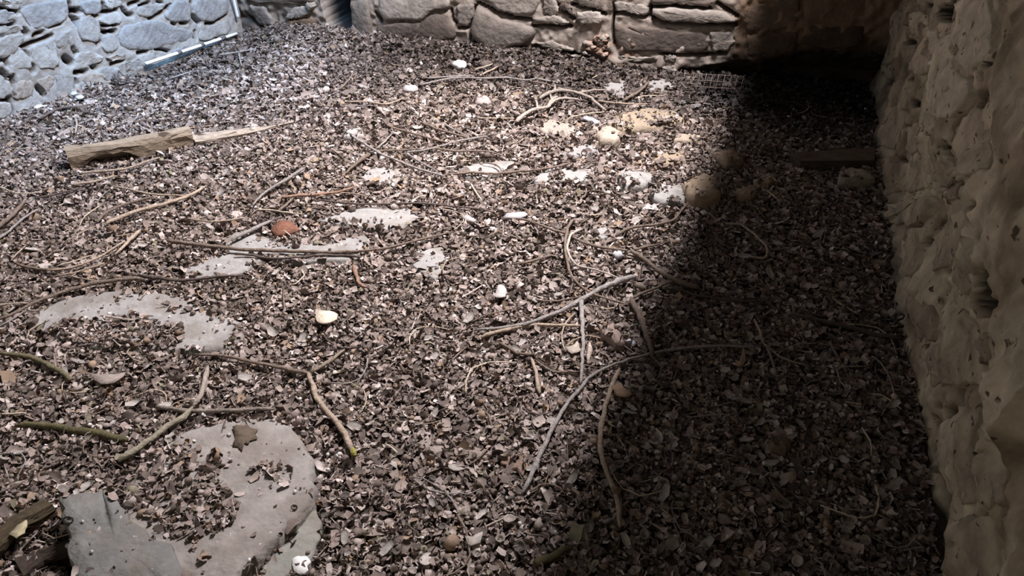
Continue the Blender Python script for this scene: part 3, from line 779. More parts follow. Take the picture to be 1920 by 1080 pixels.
chip('bark_chip', [(592, 602), (598, 592), (618, 590), (634, 596), (633, 606), (615, 614), (598, 613)], .006, (0.66, 0.58, 0.46), M['leaf'], 'round cream chip, the palest large flake in the middle of the litter', 'chip', .018, .3)
chip('bark_chip', [(510, 436), (522, 420), (548, 422), (562, 436), (540, 444), (515, 446)], .018, (0.22, 0.105, 0.07), M['bark'], 'rust brown lump of bark between the flush paving stones', 'bark', .012)
chip('broken_eggshell', [(549, 1048), (560, 1044), (577, 1045), (584, 1056), (575, 1062), (580, 1070), (566, 1078), (552, 1073), (548, 1060)], .004, (0.84, 0.84, 0.82), M['shell'], 'broken white eggshell beside the greenish slab', 'eggshell', .022, -.06, n=24, jit=.0006)
chip('slate_chip', [(943, 412), (952, 403), (985, 401), (992, 406), (972, 414)], .012, (0.50, 0.48, 0.49), M['flag'], 'long pale slate chip at the end of the dark jagged twig', 'chip')
chip('slate_chip', [(866, 409), (874, 406), (893, 415), (890, 419), (876, 417)], .010, (0.48, 0.45, 0.44), M['flag'], 'small tilted slate chip in front of the long thin dark twig', 'chip')
chip('slate_chip', [(1092, 224), (1100, 220), (1124, 231), (1118, 236)], .012, (0.52, 0.57, 0.63), M['flag'], 'bluish sharp slate chip touching the low tan boulder', 'chip', .02)
chip('dead_leaf', [(436, 802), (445, 797), (455, 800), (462, 796), (472, 804), (486, 806), (478, 812), (484, 824), (470, 826), (466, 834), (458, 830), (455, 846), (446, 838), (436, 836), (442, 820)], .0015, (0.13, 0.10, 0.075), M['leaf'], 'curled brown leaf plastered on the rounded stone slab', 'leaf', .058, .02, n=30, jit=.0012)
chip('dead_leaf', [(872, 1010), (905, 1000), (900, 1020), (880, 1026)], .003, (0.40, 0.36, 0.33), M['leaf'], 'broad pale torn leaf among the hollow husks', 'leaf', .018, .3)
chip('dead_leaf', [(1146, 730), (1160, 722), (1184, 742), (1176, 750), (1155, 744)], .003, (0.36, 0.25, 0.17), M['leaf'], 'tan pointed leaf beside the knotted brown stick', 'leaf', .020, .3)
chip('dead_leaf', [(1370, 688), (1385, 680), (1392, 664), (1398, 680), (1384, 696), (1374, 698)], .003, (0.50, 0.36, 0.26), M['leaf'], 'ragged orange tan leaf in the shade near a thin forked twig', 'leaf', .020, .4)
chip('dead_leaf', [(168, 710), (200, 702), (240, 706), (225, 722), (185, 722)], .003, (0.33, 0.28, 0.25), M['leaf'], 'flat brown leaf beyond the mossy stick', 'leaf', .018, .2)
chip('dead_leaf', [(925, 560), (935, 540), (950, 545), (945, 566)], .003, (0.5, 0.46, 0.44), M['leaf'], 'pale upright leaf fragment above the forked tan stick', 'leaf', .02, .3)
chip('dead_leaf', [(1060, 655), (1082, 645), (1090, 660), (1072, 668)], .003, (0.42, 0.36, 0.31), M['leaf'], 'buff leaf fragment beside the upright dark stick', 'leaf', .02, .3)
chip('dead_leaf', [(16, 1004), (30, 988), (54, 980), (52, 1002), (34, 1014)], .004, (0.45, 0.40, 0.26), M['leaf'], 'yellowish leaf resting on the mossy strip of bark', 'leaf', .058, .4)

# ---- rotten beam and the split plank beyond it
def rotten(name, base_px, h_px, back, col, label, cat, hollow=None, point=False, jag=1.0):
    """base_px: near foot of the front face, left to right; h_px: its height in pixels; back: depth of the timber (m)"""
    foot = smooth_line([G(px, py, 0) for px, py in base_px], 0.03)
    n = len(foot); V, F = [], []
    d = foot[-1] - foot[0]; d = d / np.linalg.norm(d); nrm = np.array((-d[1], d[0], 0));
    if nrm[1] < 0: nrm = -nrm
    hs = np.interp(np.linspace(0, 1, n), np.linspace(0, 1, len(h_px)), h_px)
    for i in range(n):
        t = i / (n - 1); s = depth_at(foot[i]) / FPX; H = hs[i] * s * 1.05; f = foot[i]
        b = back * (1 if not point else max(0.08, 1 - t))
        lo = 0.0
        if hollow:
            lo = H * 0.62 * math.exp(-((t - hollow[0]) / hollow[1]) ** 4) * (1 + random.uniform(-.12, .12))
        q_ = iter(range(40)); j = lambda a: a * jag * (1.7 * float(vn(i * .05, next(q_) * 5.3, .16, 3)) + random.uniform(-.35, .35))
        ring = [(0.004 + j(.004), lo + j(.003)), (0.0 + j(.005), lo + (H - lo) * 0.35 + j(.004)), (-0.004 + j(.006), lo + (H - lo) * 0.7 + j(.004)), (0.008 + j(.004), H + j(.004)),
                (b * 0.5, H * 1.03 + j(.004)), (b + j(.006), H * 0.97 + j(.004)), (b, H * 0.4), (b * 0.9, 0.0), (b * 0.35, lo * 0.9)]
        for o_, z_ in ring: V.append(f + nrm * o_ + np.array((0, 0, z_ + 0.004)))
    k = 9
    for i in range(n - 1):
        for a in range(k): F.append((i * k + a, i * k + (a + 1) % k, (i + 1) * k + (a + 1) % k, (i + 1) * k + a)[::-1])
    F.append(tuple(range(k))); F.append(tuple((n - 1) * k + a for a in range(k))[::-1])
    return tag(mesh_obj(name, V, F, M['wood'], col=col, smooth=False), label, cat)


rotten('rotten_beam', [(136, 322), (190, 314), (235, 308), (300, 292), (366, 274)], [38, 36, 36, 36, 32, 30], 0.075, (0.31, 0.245, 0.18), 'thick rotten timber beam with a dark hollow eaten under it', 'beam', (0.35, 0.20))
rotten('split_plank', [(368, 276), (430, 266), (490, 252), (550, 233)], [13, 13, 9, 4], 0.10, (0.40, 0.33, 0.265), 'split plank tapering to a point, beyond the rotten beam', 'plank', point=True)

rotten('bark_strip', [(-14, 1062), (20, 1044), (60, 1012), (112, 968)], [34, 44, 40, 22], 0.05, (0.075, 0.058, 0.036), 'mossy brown strip of bark by the dark pit and slab', 'bark', (0.6, 0.25), jag=1.5)
rotten('wood_chunk', [(48, 1086), (90, 1066), (152, 1036)], [20, 30, 18], 0.035, (0.05, 0.038, 0.03), 'blackened wood chunk leaning on the dark grey slab', 'wood', jag=1.4)

# ---- flat dark board in the shaded corner
def board(name, pts, thick, col, label, cat, z=0.0):
    g = [G(px, py, z) for px, py in pts]; zz = np.mean([q[2] for q in g]); V = [(q[0], q[1], zz + random.uniform(-.002, .002)) for q in g]; V = V + [(a, b, c - thick) for a, b, c in V]
    k = len(g); F = [tuple(range(k)), tuple(range(2 * k - 1, k - 1, -1))] + [(i, k + i, k + (i + 1) % k, (i + 1) % k) for i in range(k)]
    return tag(mesh_obj(name, V, F, M['wood'], col=col, smooth=False), label, cat)


board('dark_board', [(1502, 303), (1640, 298), (1640, 278), (1560, 282), (1482, 288)], 0.05, (0.115, 0.09, 0.07), 'dark flat board with a straight front edge in the shaded corner', 'board', 0.055)

# ---- white pipes on the left wall
def pipe(name, a, b, r, col, label, bands=()):
    a, b = np.array(a), np.array(b)
    path = np.array([a + (b - a) * t for t in np.linspace(0, 1, 14)])
    V, F = tube_geo(path, [r] * 14, 10, 0.03)
    o = tag(mesh_obj(name, V, F, M['plastic'], col=col), label, 'pipe')
    for t0, wd in bands:
        c = a + (b - a) * t0; d = (b - a) / np.linalg.norm(b - a) * wd / 2
        V, F = tube_geo(np.array([c - d, c, c + d]), [r * 1.35] * 3, 10, 0.05)
        mesh_obj('dark_band', V, F, M['bark'], o, (0.13, 0.125, 0.13))  # dark bands standing for shadows and twigs that cross the pipe
    return o


def LP(px, py, off):
    d = ray(px, py); t = (LX + off) / d[0]; return (LX + off, d[1] * t, d[2] * t + CH)


pipe('white_pipe', LP(273, 119.5, 0.035), LP(444, 63, 0.035), 0.0105, (0.80, 0.83, 0.86), 'white pipe lying along the foot of the left wall', ((0.335, 0.035), (0.585, 0.03), (0.825, 0.05)))
pipe('white_pipe', LP(434.5, -16, 0.03), LP(446, 33, 0.03), 0.0105, (0.80, 0.83, 0.86), 'upright white pipe in the corner of the two lit walls')

# ---- wire mesh in front of the hollow
t0 = Vector(G(1292, 178, 0)); t1 = Vector(G(1384, 184, 0))
root = bpy.data.objects.new('wire_mesh', None); C.objects.link(root); root.location = t0
tag(root, 'small panel of rusty square wire mesh standing before the dark hollow', 'mesh')
dv = t1 - t0; up = Vector((0.01, 0.03, 0.125)); wires = [(i / 8, 0) for i in range(9)]
for i in range(9):
    a = np.array(t0 + dv * i / 8); V, F = tube_geo(np.array([a, a + np.array(up) * 0.5, a + np.array(up) * (1 if i % 3 else 0.92)]), [0.0017] * 3, 5, 0)
    mesh_obj('wire', V, F, M['metal'], root, (0.20, 0.155, 0.135))
for j in range(4):
    a = np.array(t0 + up * (0.12 + 0.28 * j)); V, F = tube_geo(np.array([a, a + np.array(dv) * 0.5, a + np.array(dv)]), [0.0017] * 3, 5, 0)
    mesh_obj('wire', V, F, M['metal'], root, (0.20, 0.155, 0.135))

# ------------------------------------------------------------------ sticks and twigs
DK, BR, TN, GY, ST, MO, RD = (0.115, 0.09, 0.08), (0.20, 0.155, 0.125), (0.40, 0.32, 0.25), (0.29, 0.265, 0.25), (0.56, 0.48, 0.38), (0.13, 0.115, 0.06), (0.30, 0.19, 0.14)


def stick_geo(pts, w0, w1, lift=0.0):
    P = [G(px, py, 0.014 + lift + 0.012 * float(sst(800, 300, py))) for px, py in pts]
    L = smooth_line(P, 0.02); n = len(L)
    if n > 46: L = resample(L, 46, closed=False); n = 46
    r0, r1 = w0 * depth_at(L[0]) / FPX / 2, w1 * depth_at(L[-1]) / FPX / 2
    rad = [(r0 + (r1 - r0) * i / (n - 1)) * (0.55 if i in (0, n - 1) else 1) for i in range(n)]
    for i in range(n):
        L[i] = L[i] + np.array((random.uniform(-.34, .34) * rad[i], random.uniform(-.34, .34) * rad[i], rad[i] * 0.7 + random.uniform(-.0012, .0012)))
        L[i][2] = max(L[i][2], float(hgt(L[i][0], L[i][1])) + rad[i] + 0.006 + 0.012 * float(sst(1.8, 3.4, L[i][1])))
    # a few swellings where buds and side shoots sat
    for _ in range(max(1, n // 14)):
        k = random.randrange(n); rad[k] *= 1.3
    return tube_geo(L, rad, 7, 0.10)


def stick(name, col, w, pts, label, cat='twig', parts=(), lift=0.0, m='bark'):
    V, F = stick_geo(pts, w[0], w[1], lift)
    o = tag(mesh_obj(name, V, F, M[m], col=tuple(np.array(col) * random.uniform(.88, 1.1))), label, cat)
    for pn, pw, pp, pc in parts:
        V, F = stick_geo(pp, pw[0], pw[1], lift); mesh_obj(pn, V, F, M['moss' if pn == 'moss' or pn == 'lichen' else m], o, pc or tuple(o.color[:3]))
    return o


S = stick
S('forked_stick', TN, (9, 12), [(578, 700), (586, 725), (600, 757), (628, 788), (648, 818), (662, 850)], 'forked tan stick with a yellow lichened tip', 'stick',
  [('side_branch', (9, 5), [(583, 702), (560, 699), (530, 692), (470, 680), (420, 668), (365, 666)], BR), ('side_branch', (8, 6), [(584, 700), (602, 690), (625, 674), (646, 656)], (0.27, 0.22, 0.17)),
   ('lichen', (13, 12), [(660, 842), (667, 856)], (0.40, 0.36, 0.10))], lift=.006)
S('stick', GY, (10, 4), [(980, 925), (1000, 882), (1024, 830), (1056, 768), (1078, 742), (1110, 706), (1165, 680), (1240, 660), (1330, 650), (1425, 652)], 'longest grey stick, curving from the near litter into the shade', 'stick', lift=.006)
S('stick', TN, (9, 10), [(1160, 694), (1143, 735), (1130, 785), (1125, 825), (1134, 880), (1150, 915), (1160, 950), (1162, 990)], 'knotted brown stick standing out at the edge of the near shade', 'stick',
  [('knot', (20, 20), [(1150, 920), (1158, 930)], (0.20, 0.135, 0.09))], lift=.004)
S('stick', GY, (5, 11), [(890, 620), (940, 616), (985, 609), (1040, 590), (1090, 565), (1125, 545), (1160, 530), (1192, 520)], 'thickest grey stick of the crossed sticks', 'stick', lift=.010)
S('stick', TN, (8, 6), [(902, 634), (925, 626), (960, 619), (1000, 610), (1045, 612), (1092, 612)], 'tan stick with a pale broken end, under the thickest grey stick', 'stick', lift=.004)
S('stick', GY, (9, 6), [(1087, 562), (1091, 590), (1093, 625), (1092, 670), (1088, 720)], 'straight dark grey stick running towards the viewer from the crossed sticks', 'stick', lift=.008)
S('twig', BR, (6, 4), [(1075, 412), (1064, 432), (1060, 462), (1065, 500), (1076, 525), (1104, 548), (1140, 562), (1175, 572)], 'long bowed brown twig beside the pale hooked stem', lift=.016)
S('stem', (0.46, 0.41, 0.36), (5, 3), [(1092, 430), (1072, 440), (1064, 462), (1070, 485), (1086, 500), (1120, 507), (1165, 524)], 'pale hooked stem curling over the litter', 'stem', lift=.020)
S('twig', BR, (4, 6), [(968, 410), (1000, 418), (1030, 430), (1062, 440), (1085, 452), (1112, 462), (1140, 467), (1178, 471)], 'jagged dark twig leading from the long slate chip', lift=.006)
S('branch', BR, (8, 10), [(1183, 472), (1205, 486), (1228, 505), (1255, 522), (1280, 535), (1310, 542)], 'rough brown branch sinking into the shade', 'branch', lift=.006)
S('branch', BR, (11, 9), [(1183, 560), (1190, 578), (1202, 605), (1212, 635), (1224, 668)], 'dark branch with a stubby fork crossing the shade edge', 'branch', [('side_shoot', (6, 4), [(1184, 562), (1200, 553), (1225, 544), (1250, 532), (1262, 528)], None)], lift=.006)
S('twig', DK, (5, 5), [(1258, 540), (1280, 548), (1320, 558), (1380, 565), (1440, 566)], 'thin dark twig in the shade beyond the stubby fork')
S('twig', BR, (6, 5), [(1156, 442), (1175, 432), (1200, 426), (1228, 423), (1244, 420)], 'short arched twig by the edge of the shade')
S('twig', BR, (6, 3), [(1240, 421), (1262, 414), (1276, 398), (1290, 380)], 'curved twig rising towards the chalky white stone')
S('twig', BR, (5, 3), [(1188, 470), (1205, 465), (1230, 460), (1258, 452)], 'short twig by the rough brown branch')
S('twig', TN, (4, 4), [(1360, 420), (1388, 422), (1404, 432), (1420, 446), (1436, 462), (1438, 476), (1430, 486), (1402, 481)], 'hook shaped twig in the shade before the earthy wall', lift=.004)
S('forked_twig', TN, (5, 3), [(1414, 600), (1424, 622), (1432, 645), (1446, 657), (1466, 672), (1490, 680), (1512, 686)], 'thin forked twig in the shade', 'twig', [('side_shoot', (6, 4), [(1438, 650), (1448, 680), (1456, 712)], BR)], lift=.006)
S('stick', DK, (8, 9), [(1480, 590), (1540, 604), (1600, 618), (1650, 632), (1690, 636)], 'dark stick almost lost in the shade by the earthy wall', 'stick')
S('twig', DK, (4, 4), [(1500, 484), (1540, 492), (1590, 508), (1640, 526)], 'faint brown twig in the shade next to the earthy wall')
S('root', TN, (2.5, 2), [(1634, 668), (1650, 680), (1664, 700), (1672, 725), (1676, 744), (1664, 762), (1652, 780)], 'thin pale root with a bulb at the wall foot', 'root', [('bulb', (12, 12), [(1674, 742), (1678, 752)], (0.5, 0.42, 0.33))], lift=.008)
S('stick', BR, (8, 4), [(314, 453), (350, 458), (400, 464), (460, 470), (520, 472), (580, 474), (640, 474), (700, 470), (745, 462), (790, 450), (850, 436)], 'long brown stick lying across the flush paving stones', 'stick', lift=.006)
S('twig', DK, (5, 4), [(440, 478), (475, 480), (510, 486), (560, 484), (600, 480), (640, 480), (678, 483)], 'thin dark twig alongside the long brown stick', lift=.003)
S('stick', BR, (6, 8), [(-10, 604), (30, 588), (60, 572), (100, 556), (150, 540), (200, 530), (265, 523)], 'long smooth stick along the far edge of the largest flush paving stone', 'stick', lift=.008)
S('twig', DK, (8, 4), [(262, 518), (290, 522), (330, 527), (370, 525), (420, 519), (465, 518)], 'dark twig touching the tip of the long smooth stick', lift=.004)
S('straw', ST, (3, 3), [(-5, 574), (25, 570), (55, 568)], 'pale straw beyond the long smooth stick', 'straw')
S('twig', GY, (4, 4), [(-8, 616), (20, 602), (50, 582)], 'grey twig parallel to the long smooth stick')
S('stick', TN, (5, 4), [(148, 327), (185, 323), (235, 318), (265, 308), (300, 296)], 'pale splinter lying against the foot of the rotten beam', 'splinter', lift=.004)
S('stick', TN, (6, 4), [(134, 349), (175, 342), (220, 330)], 'short tan splinter in front of the rotten beam', 'splinter')
S('twig', DK, (4, 3), [(66, 374), (110, 364), (160, 352)], 'thin dark twig in front of the rotten beam')
S('twig', TN, (4, 3), [(212, 350), (250, 358), (290, 366), (330, 367), (360, 370)], 'bent tan twig between the rotten beam and the long tan stick')
S('stick', TN, (8, 5), [(196, 423), (230, 408), (270, 394), (310, 384), (345, 372), (368, 362), (385, 350)], 'long tan stick with its tip by the pale square chip', 'stick', lift=.006)
S('twig', BR, (7, 4), [(182, 418), (198, 402), (225, 388), (260, 378), (288, 370)], 'dark twig just behind the long tan stick', lift=.004)
S('stick', BR, (9, 5), [(-6, 430), (15, 414), (32, 396), (48, 378)], 'brown stick entering at the side, near the pale wavy stem', 'stick', lift=.006)
S('twig', GY, (5, 4), [(-6, 452), (18, 434), (45, 410), (75, 392)], 'grey twig parallel to the brown stick at the side')
S('stem', ST, (3, 2), [(-5, 350), (15, 357), (35, 363), (60, 363), (75, 360)], 'pale wavy stem in front of the rotten beam end', 'stem')
S('stick', GY, (4, 6), [(474, 386), (490, 368), (510, 354), (538, 338), (556, 326), (572, 316)], 'slanting grey stick with a dark shadow in the middle litter', 'stick', lift=.006)
S('stick', RD, (6, 4), [(528, 372), (560, 368), (600, 366), (640, 360), (668, 350)], 'reddish stick lying beyond the rust brown bark', 'stick', lift=.004)
S('twig', TN, (3, 2), [(595, 370), (630, 363), (660, 363), (690, 370)], 'slim tan twig next to the reddish stick')
S('twig', BR, (6, 3), [(524, 396), (540, 382), (552, 370)], 'short stub of twig at the end of the reddish stick')
S('twig', ST, (3, 3), [(478, 394), (510, 395), (540, 400), (570, 402)], 'pale straw lying beyond the rust brown bark', 'straw')
S('stick', GY, (8, 6), [(434, 452), (455, 441), (480, 430), (510, 414)], 'grey stick poking over the flush paving by the rust brown bark', 'stick')
S('twig', TN, (4, 3), [(350, 410), (390, 416), (430, 414), (462, 408)], 'bowed tan twig near the tip of the long tan stick')
S('stick', TN, (5, 7), [(216, 478), (232, 464), (250, 446), (264, 432)], 'straight pale stick rising from the bundle of straws', 'stick', lift=.008)
S('stick', TN, (4, 4), [(88, 508), (130, 504), (175, 488), (215, 466), (235, 452)], 'longest of the pale stalks in the bundle of straws', 'stalk', lift=.008)
S('stick', TN, (3, 4), [(96, 520), (140, 512), (180, 500), (196, 494)], 'lower pale stalk of the bundle, its end against the litter', 'stalk', lift=.004)
S('stick', BR, (6, 5), [(30, 496), (55, 503), (90, 507), (130, 504)], 'brown stalk joining the bundle of straws from the side', 'stalk', lift=.004)
S('straw', ST, (3, 2), [(106, 500), (140, 490), (175, 478)], 'thin upper straw of the bundle', 'straw', lift=.012)
S('straw', ST, (2, 2), [(20, 488), (34, 474), (48, 461)], 'single white straw standing clear of the bundle', 'straw', lift=.006)
S('twig', TN, (3, 3), [(128, 517), (160, 524), (190, 528)], 'thin tan twig below the bundle of straws')
S('stick', GY, (5, 4), [(646, 240), (660, 256), (690, 275), (714, 290), (750, 304), (785, 318), (833, 331)], 'long straight grey stick in the middle of the far litter', 'stick', lift=.008)
S('twig', GY, (4, 3), [(760, 288), (780, 300), (805, 314), (822, 323)], 'twig parallel to the long straight grey stick, on its far side')
S('stick', BR, (4, 9), [(648, 326), (664, 312), (680, 300), (694, 291)], 'short dark tapering stick in front of the long straight grey stick', 'stick', lift=.004)
S('twig', GY, (3, 3), [(706, 279), (722, 266), (738, 248)], 'small slanting twig touching the long straight grey stick')
S('twig', BR, (4, 3), [(716, 224), (730, 238), (752, 245), (778, 252), (798, 258), (830, 266), (858, 270)], 'thin bowed twig beyond the long straight grey stick', lift=.004)
S('twig', BR, (5, 4), [(790, 231), (820, 243), (850, 252), (882, 261)], 'brown twig meeting the thin bowed twig')
S('twig', GY, (4, 2), [(834, 234), (855, 246), (880, 258)], 'pale grey twig lying close to the brown twig in the far litter')
S('twig', GY, (4, 4), [(760, 286), (790, 284), (820, 277), (850, 268), (880, 262), (915, 256)], 'long thin twig sweeping towards the cut end of the branching grey stick', lift=.003)
S('twig', BR, (4, 3), [(700, 284), (740, 283), (790, 280)], 'level dark twig beside the long straight grey stick')
S('twig', BR, (4, 3), [(810, 278), (850, 284), (885, 284), (920, 286), (945, 294)], 'wavering dark twig beyond the flat white paving', lift=.003)
S('straw', ST, (2.5, 2), [(890, 131), (908, 126), (925, 120)], 'short pale straw near the back wall beside the largest white lump', 'straw', lift=.004)
S('twig', TN, (4, 3), [(900, 143), (918, 134), (935, 125)], 'short tan twig just in front of the short pale straw')
S('twig', GY, (4, 3), [(790, 160), (825, 152), (860, 147), (905, 148), (950, 147), (985, 151), (1010, 147)], 'long level twig in front of the largest white lump', lift=.004)
S('twig', GY, (4, 3), [(800, 148), (830, 146), (860, 144), (888, 142)], 'level grey twig near the foot of the back wall')
S('twig', GY, (4, 3), [(1004, 148), (1025, 152), (1046, 156)], 'short pale grey twig at the end of the long level twig')
S('twig', BR, (4, 3), [(998, 154), (1020, 158), (1040, 164)], 'short dark twig under the pale grey twig')
S('forked_stick', (0.40, 0.345, 0.30), (9, 4), [(968, 230), (985, 216), (1005, 207), (1025, 203), (1038, 192), (1055, 186), (1085, 187)], 'branching grey stick with a cut pale end, like an antler', 'stick',
  [('side_branch', (5, 4), [(1008, 208), (1007, 198), (1004, 189)], None), ('side_branch', (6, 5), [(1026, 203), (1034, 190), (1046, 182)], None)], lift=.008)
S('forked_stick', (0.36, 0.31, 0.27), (7, 5), [(1012, 186), (1024, 179), (1040, 173), (1060, 172), (1085, 177), (1105, 184), (1120, 196), (1136, 208)], 'forked stick arching behind the branching grey stick', 'stick',
  [('side_branch', (4, 4), [(1040, 173), (1041, 160)], None), ('side_branch', (5, 3), [(1062, 172), (1085, 175), (1115, 170), (1146, 171)], None), ('side_branch', (5, 3), [(1044, 166), (1060, 171), (1085, 176)], None), ('side_branch', (4, 3), [(1032, 178), (1034, 192)], None)], lift=.008)
S('twig', TN, (3, 3), [(894, 222), (930, 223), (964, 223)], 'straight level twig ending at the cut end of the branching grey stick')
S('stick', BR, (6, 4), [(1168, 190), (1188, 180), (1204, 168), (1218, 153)], 'dark stick propped against the flat pale patch by the back wall', 'stick', lift=.006)
S('twig', TN, (3, 3), [(1120, 190), (1145, 193), (1172, 195), (1200, 196), (1222, 196)], 'level tan twig behind the low tan boulder')
S('twig', ST, (3, 2), [(1066, 222), (1090, 216), (1115, 212), (1140, 210)], 'pale straight twig reaching the arching forked stick')
S('straw', ST, (2.5, 2), [(1110, 147), (1121, 142)], 'tiny white straw near the back wall', 'straw', lift=.004)
S('straw', ST, (2, 2), [(1200, 182), (1215, 180), (1246, 180)], 'pale straw in front of the wire mesh', 'straw')
S('stick', BR, (5, 4), [(850, 328), (880, 325), (920, 327), (960, 324), (1000, 320), (1035, 315), (1068, 307)], 'thin dark stick crossing the flat white paving', 'stick', lift=.004)
S('twig', BR, (3, 3), [(906, 306), (925, 308), (938, 317), (941, 326)], 'small hooked twig on the flat white paving', lift=.004)
S('twig', DK, (4, 3), [(598, 376), (640, 381), (690, 384), (740, 383), (790, 382), (850, 388), (900, 393), (925, 399)], 'long thin dark twig lying behind the pale flush paving', lift=.004)
S('twig', ST, (3, 3), [(882, 344), (892, 360), (904, 378)], 'pale straight twig in front of the flat white paving')
S('mossy_stick', (0.27, 0.245, 0.185), (13, 10), [(222, 866), (250, 850), (285, 824), (315, 802), (345, 784), (362, 764)], 'greenish stick against the rounded stone slab', 'stick', [('side_branch', (11, 8), [(362, 764), (378, 742), (385, 715), (390, 688)], (0.34, 0.29, 0.25))], lift=.010)
S('stick', (0.25, 0.215, 0.185), (8, 8), [(292, 764), (330, 770), (370, 773), (420, 772), (470, 770), (512, 768)], 'level brown stick just beyond the rounded stone slab', 'stick', lift=.004)
S('mossy_stick', MO, (12, 14), [(30, 800), (75, 801), (120, 806), (170, 814), (215, 822), (242, 826)], 'dark mossy stick half sunk in the near litter', 'stick', lift=.0)
S('mossy_stick', (0.16, 0.14, 0.085), (8, 11), [(-8, 664), (30, 668), (58, 672), (88, 686), (114, 700), (132, 714)], 'mossy olive stick bending in front of the largest flush paving', 'stick', lift=.004)
S('straw', ST, (4, 4), [(-6, 776), (20, 777), (50, 774)], 'broad pale straw beyond the dark mossy stick', 'straw', lift=.006)
S('twig', RD, (7, 7), [(662, 498), (668, 516), (674, 535), (686, 540)], 'stubby pinkish twig in front of the flush paving')
S('twig', TN, (6, 8), [(996, 672), (1005, 700), (1012, 740)], 'stubby tan twig pointing at the viewer before the tan stick')
S('twig', BR, (6, 5), [(934, 642), (955, 654), (968, 664), (990, 666), (1002, 664)], 'bent brown twig in front of the tan stick with a pale end')
S('twig', BR, (4, 4), [(1004, 676), (1020, 688), (1045, 698), (1085, 697)], 'drooping brown twig beside the straight dark grey stick')
S('twig', (0.5, 0.42, 0.36), (8, 9), [(1106, 644), (1105, 662), (1102, 684)], 'pale bone coloured twig next to the straight dark grey stick')
S('twig', TN, (4, 3), [(1078, 588), (1062, 604), (1053, 628), (1055, 645), (1060, 658)], 'thin tan twig bowed under the crossed sticks', lift=.006)
S('twig', BR, (3, 4), [(884, 604), (905, 594), (930, 587), (962, 580)], 'dark twig above the thickest grey stick')
S('twig', BR, (5, 5), [(958, 496), (985, 494), (1010, 487), (1035, 481), (1046, 486)], 'bent twig alone behind the crossed sticks')
S('twig', BR, (3, 3), [(984, 560), (1010, 564), (1045, 565), (1080, 558)], 'slender twig meeting the crossed sticks')
S('twig', DK, (3, 3), [(1030, 512), (1060, 508), (1090, 505)], 'thin twig passing under the bowed brown twig')
S('twig', BR, (3, 3), [(532, 540), (532, 560), (533, 580)], 'short upright twig beyond the round cream chip')
S('twig', BR, (3, 4), [(910, 446), (925, 440), (936, 432)], 'little pale twig in front of the small tilted slate chip')
S('twig', DK, (4, 3), [(214, 140), (221, 151), (240, 156), (262, 154)], 'black twig against the foot of the left wall', lift=.02)
S('root', DK, (2.5, 2), [(219, 125), (226, 137), (240, 147), (258, 152)], 'curved black root hanging by the foot of the left wall', 'root', lift=.03)
S('twig', GY, (3, 2), [(318, 148), (345, 140), (366, 134), (404, 138)], 'grey twig lying below the white pipe')
S('twig', GY, (3, 2), [(410, 104), (450, 98), (500, 88)], 'long pale twig in the blue lit corner')
S('twig', GY, (3, 2), [(448, 100), (452, 122)], 'short twig pointing away from the blue lit corner')
S('twig', DK, (5, 4), [(74, 224), (100, 210), (118, 203), (150, 202)], 'dark twig beside the white drop shaped scrap')
S('twig', TN, (4, 4), [(141, 250), (144, 238), (143, 224)], 'upright pale twig beyond the rotten beam')
S('twig', GY, (3, 3), [(545, 108), (575, 97), (590, 86)], 'pale twig on the floor before the dark slit')
S('twig', TN, (4, 3), [(650, 192), (690, 192), (725, 196), (760, 184)], 'level twig in the far litter behind the long straight grey stick')
S('twig', BR, (4, 3), [(638, 168), (655, 150), (662, 138)], 'slanting twig below the upright jamb stone')
S('twig', GY, (4, 4), [(1300, 782), (1340, 779), (1378, 777)], 'thin brown twig alone in the near shade')
S('straw', ST, (3, 2), [(1584, 754), (1602, 757), (1616, 760)], 'pale straw in the near shade before the earthy wall', 'straw', lift=.006)
S('straw', ST, (3, 2), [(1438, 358), (1458, 374)], 'white straw by the small brown stone in shade', 'straw', lift=.008)
S('straw', ST, (4, 3), [(722, 832), (735, 840), (746, 850)], 'short pale straw beside the flecked pinkish stone', 'straw', lift=.006)
S('stick', MO, (16, 14), [(1000, 1058), (1020, 1052), (1045, 1040), (1070, 1030)], 'mossy stub of wood at the bottom edge of the litter', 'stick')

# ------------------------------------------------------------------ countable small pieces
def zone(p):
    if p[0] > -0.3: return 'in the shade by the earthy wall'
    if p[1] > 3.3: return 'in the far litter before the back wall'
    if p[1] > 2.0: return 'in the lit middle of the litter'
    return 'in the near litter around the slabs'


# ---: copies of a few meshes
px_lit = lambda: (random.uniform(0, 1300), random.uniform(120, 1075))


def clear_of(x, y):
    return not any(inside(R, np.array([x]), np.array([y]))[0] for R, *_ in EXPOSED)


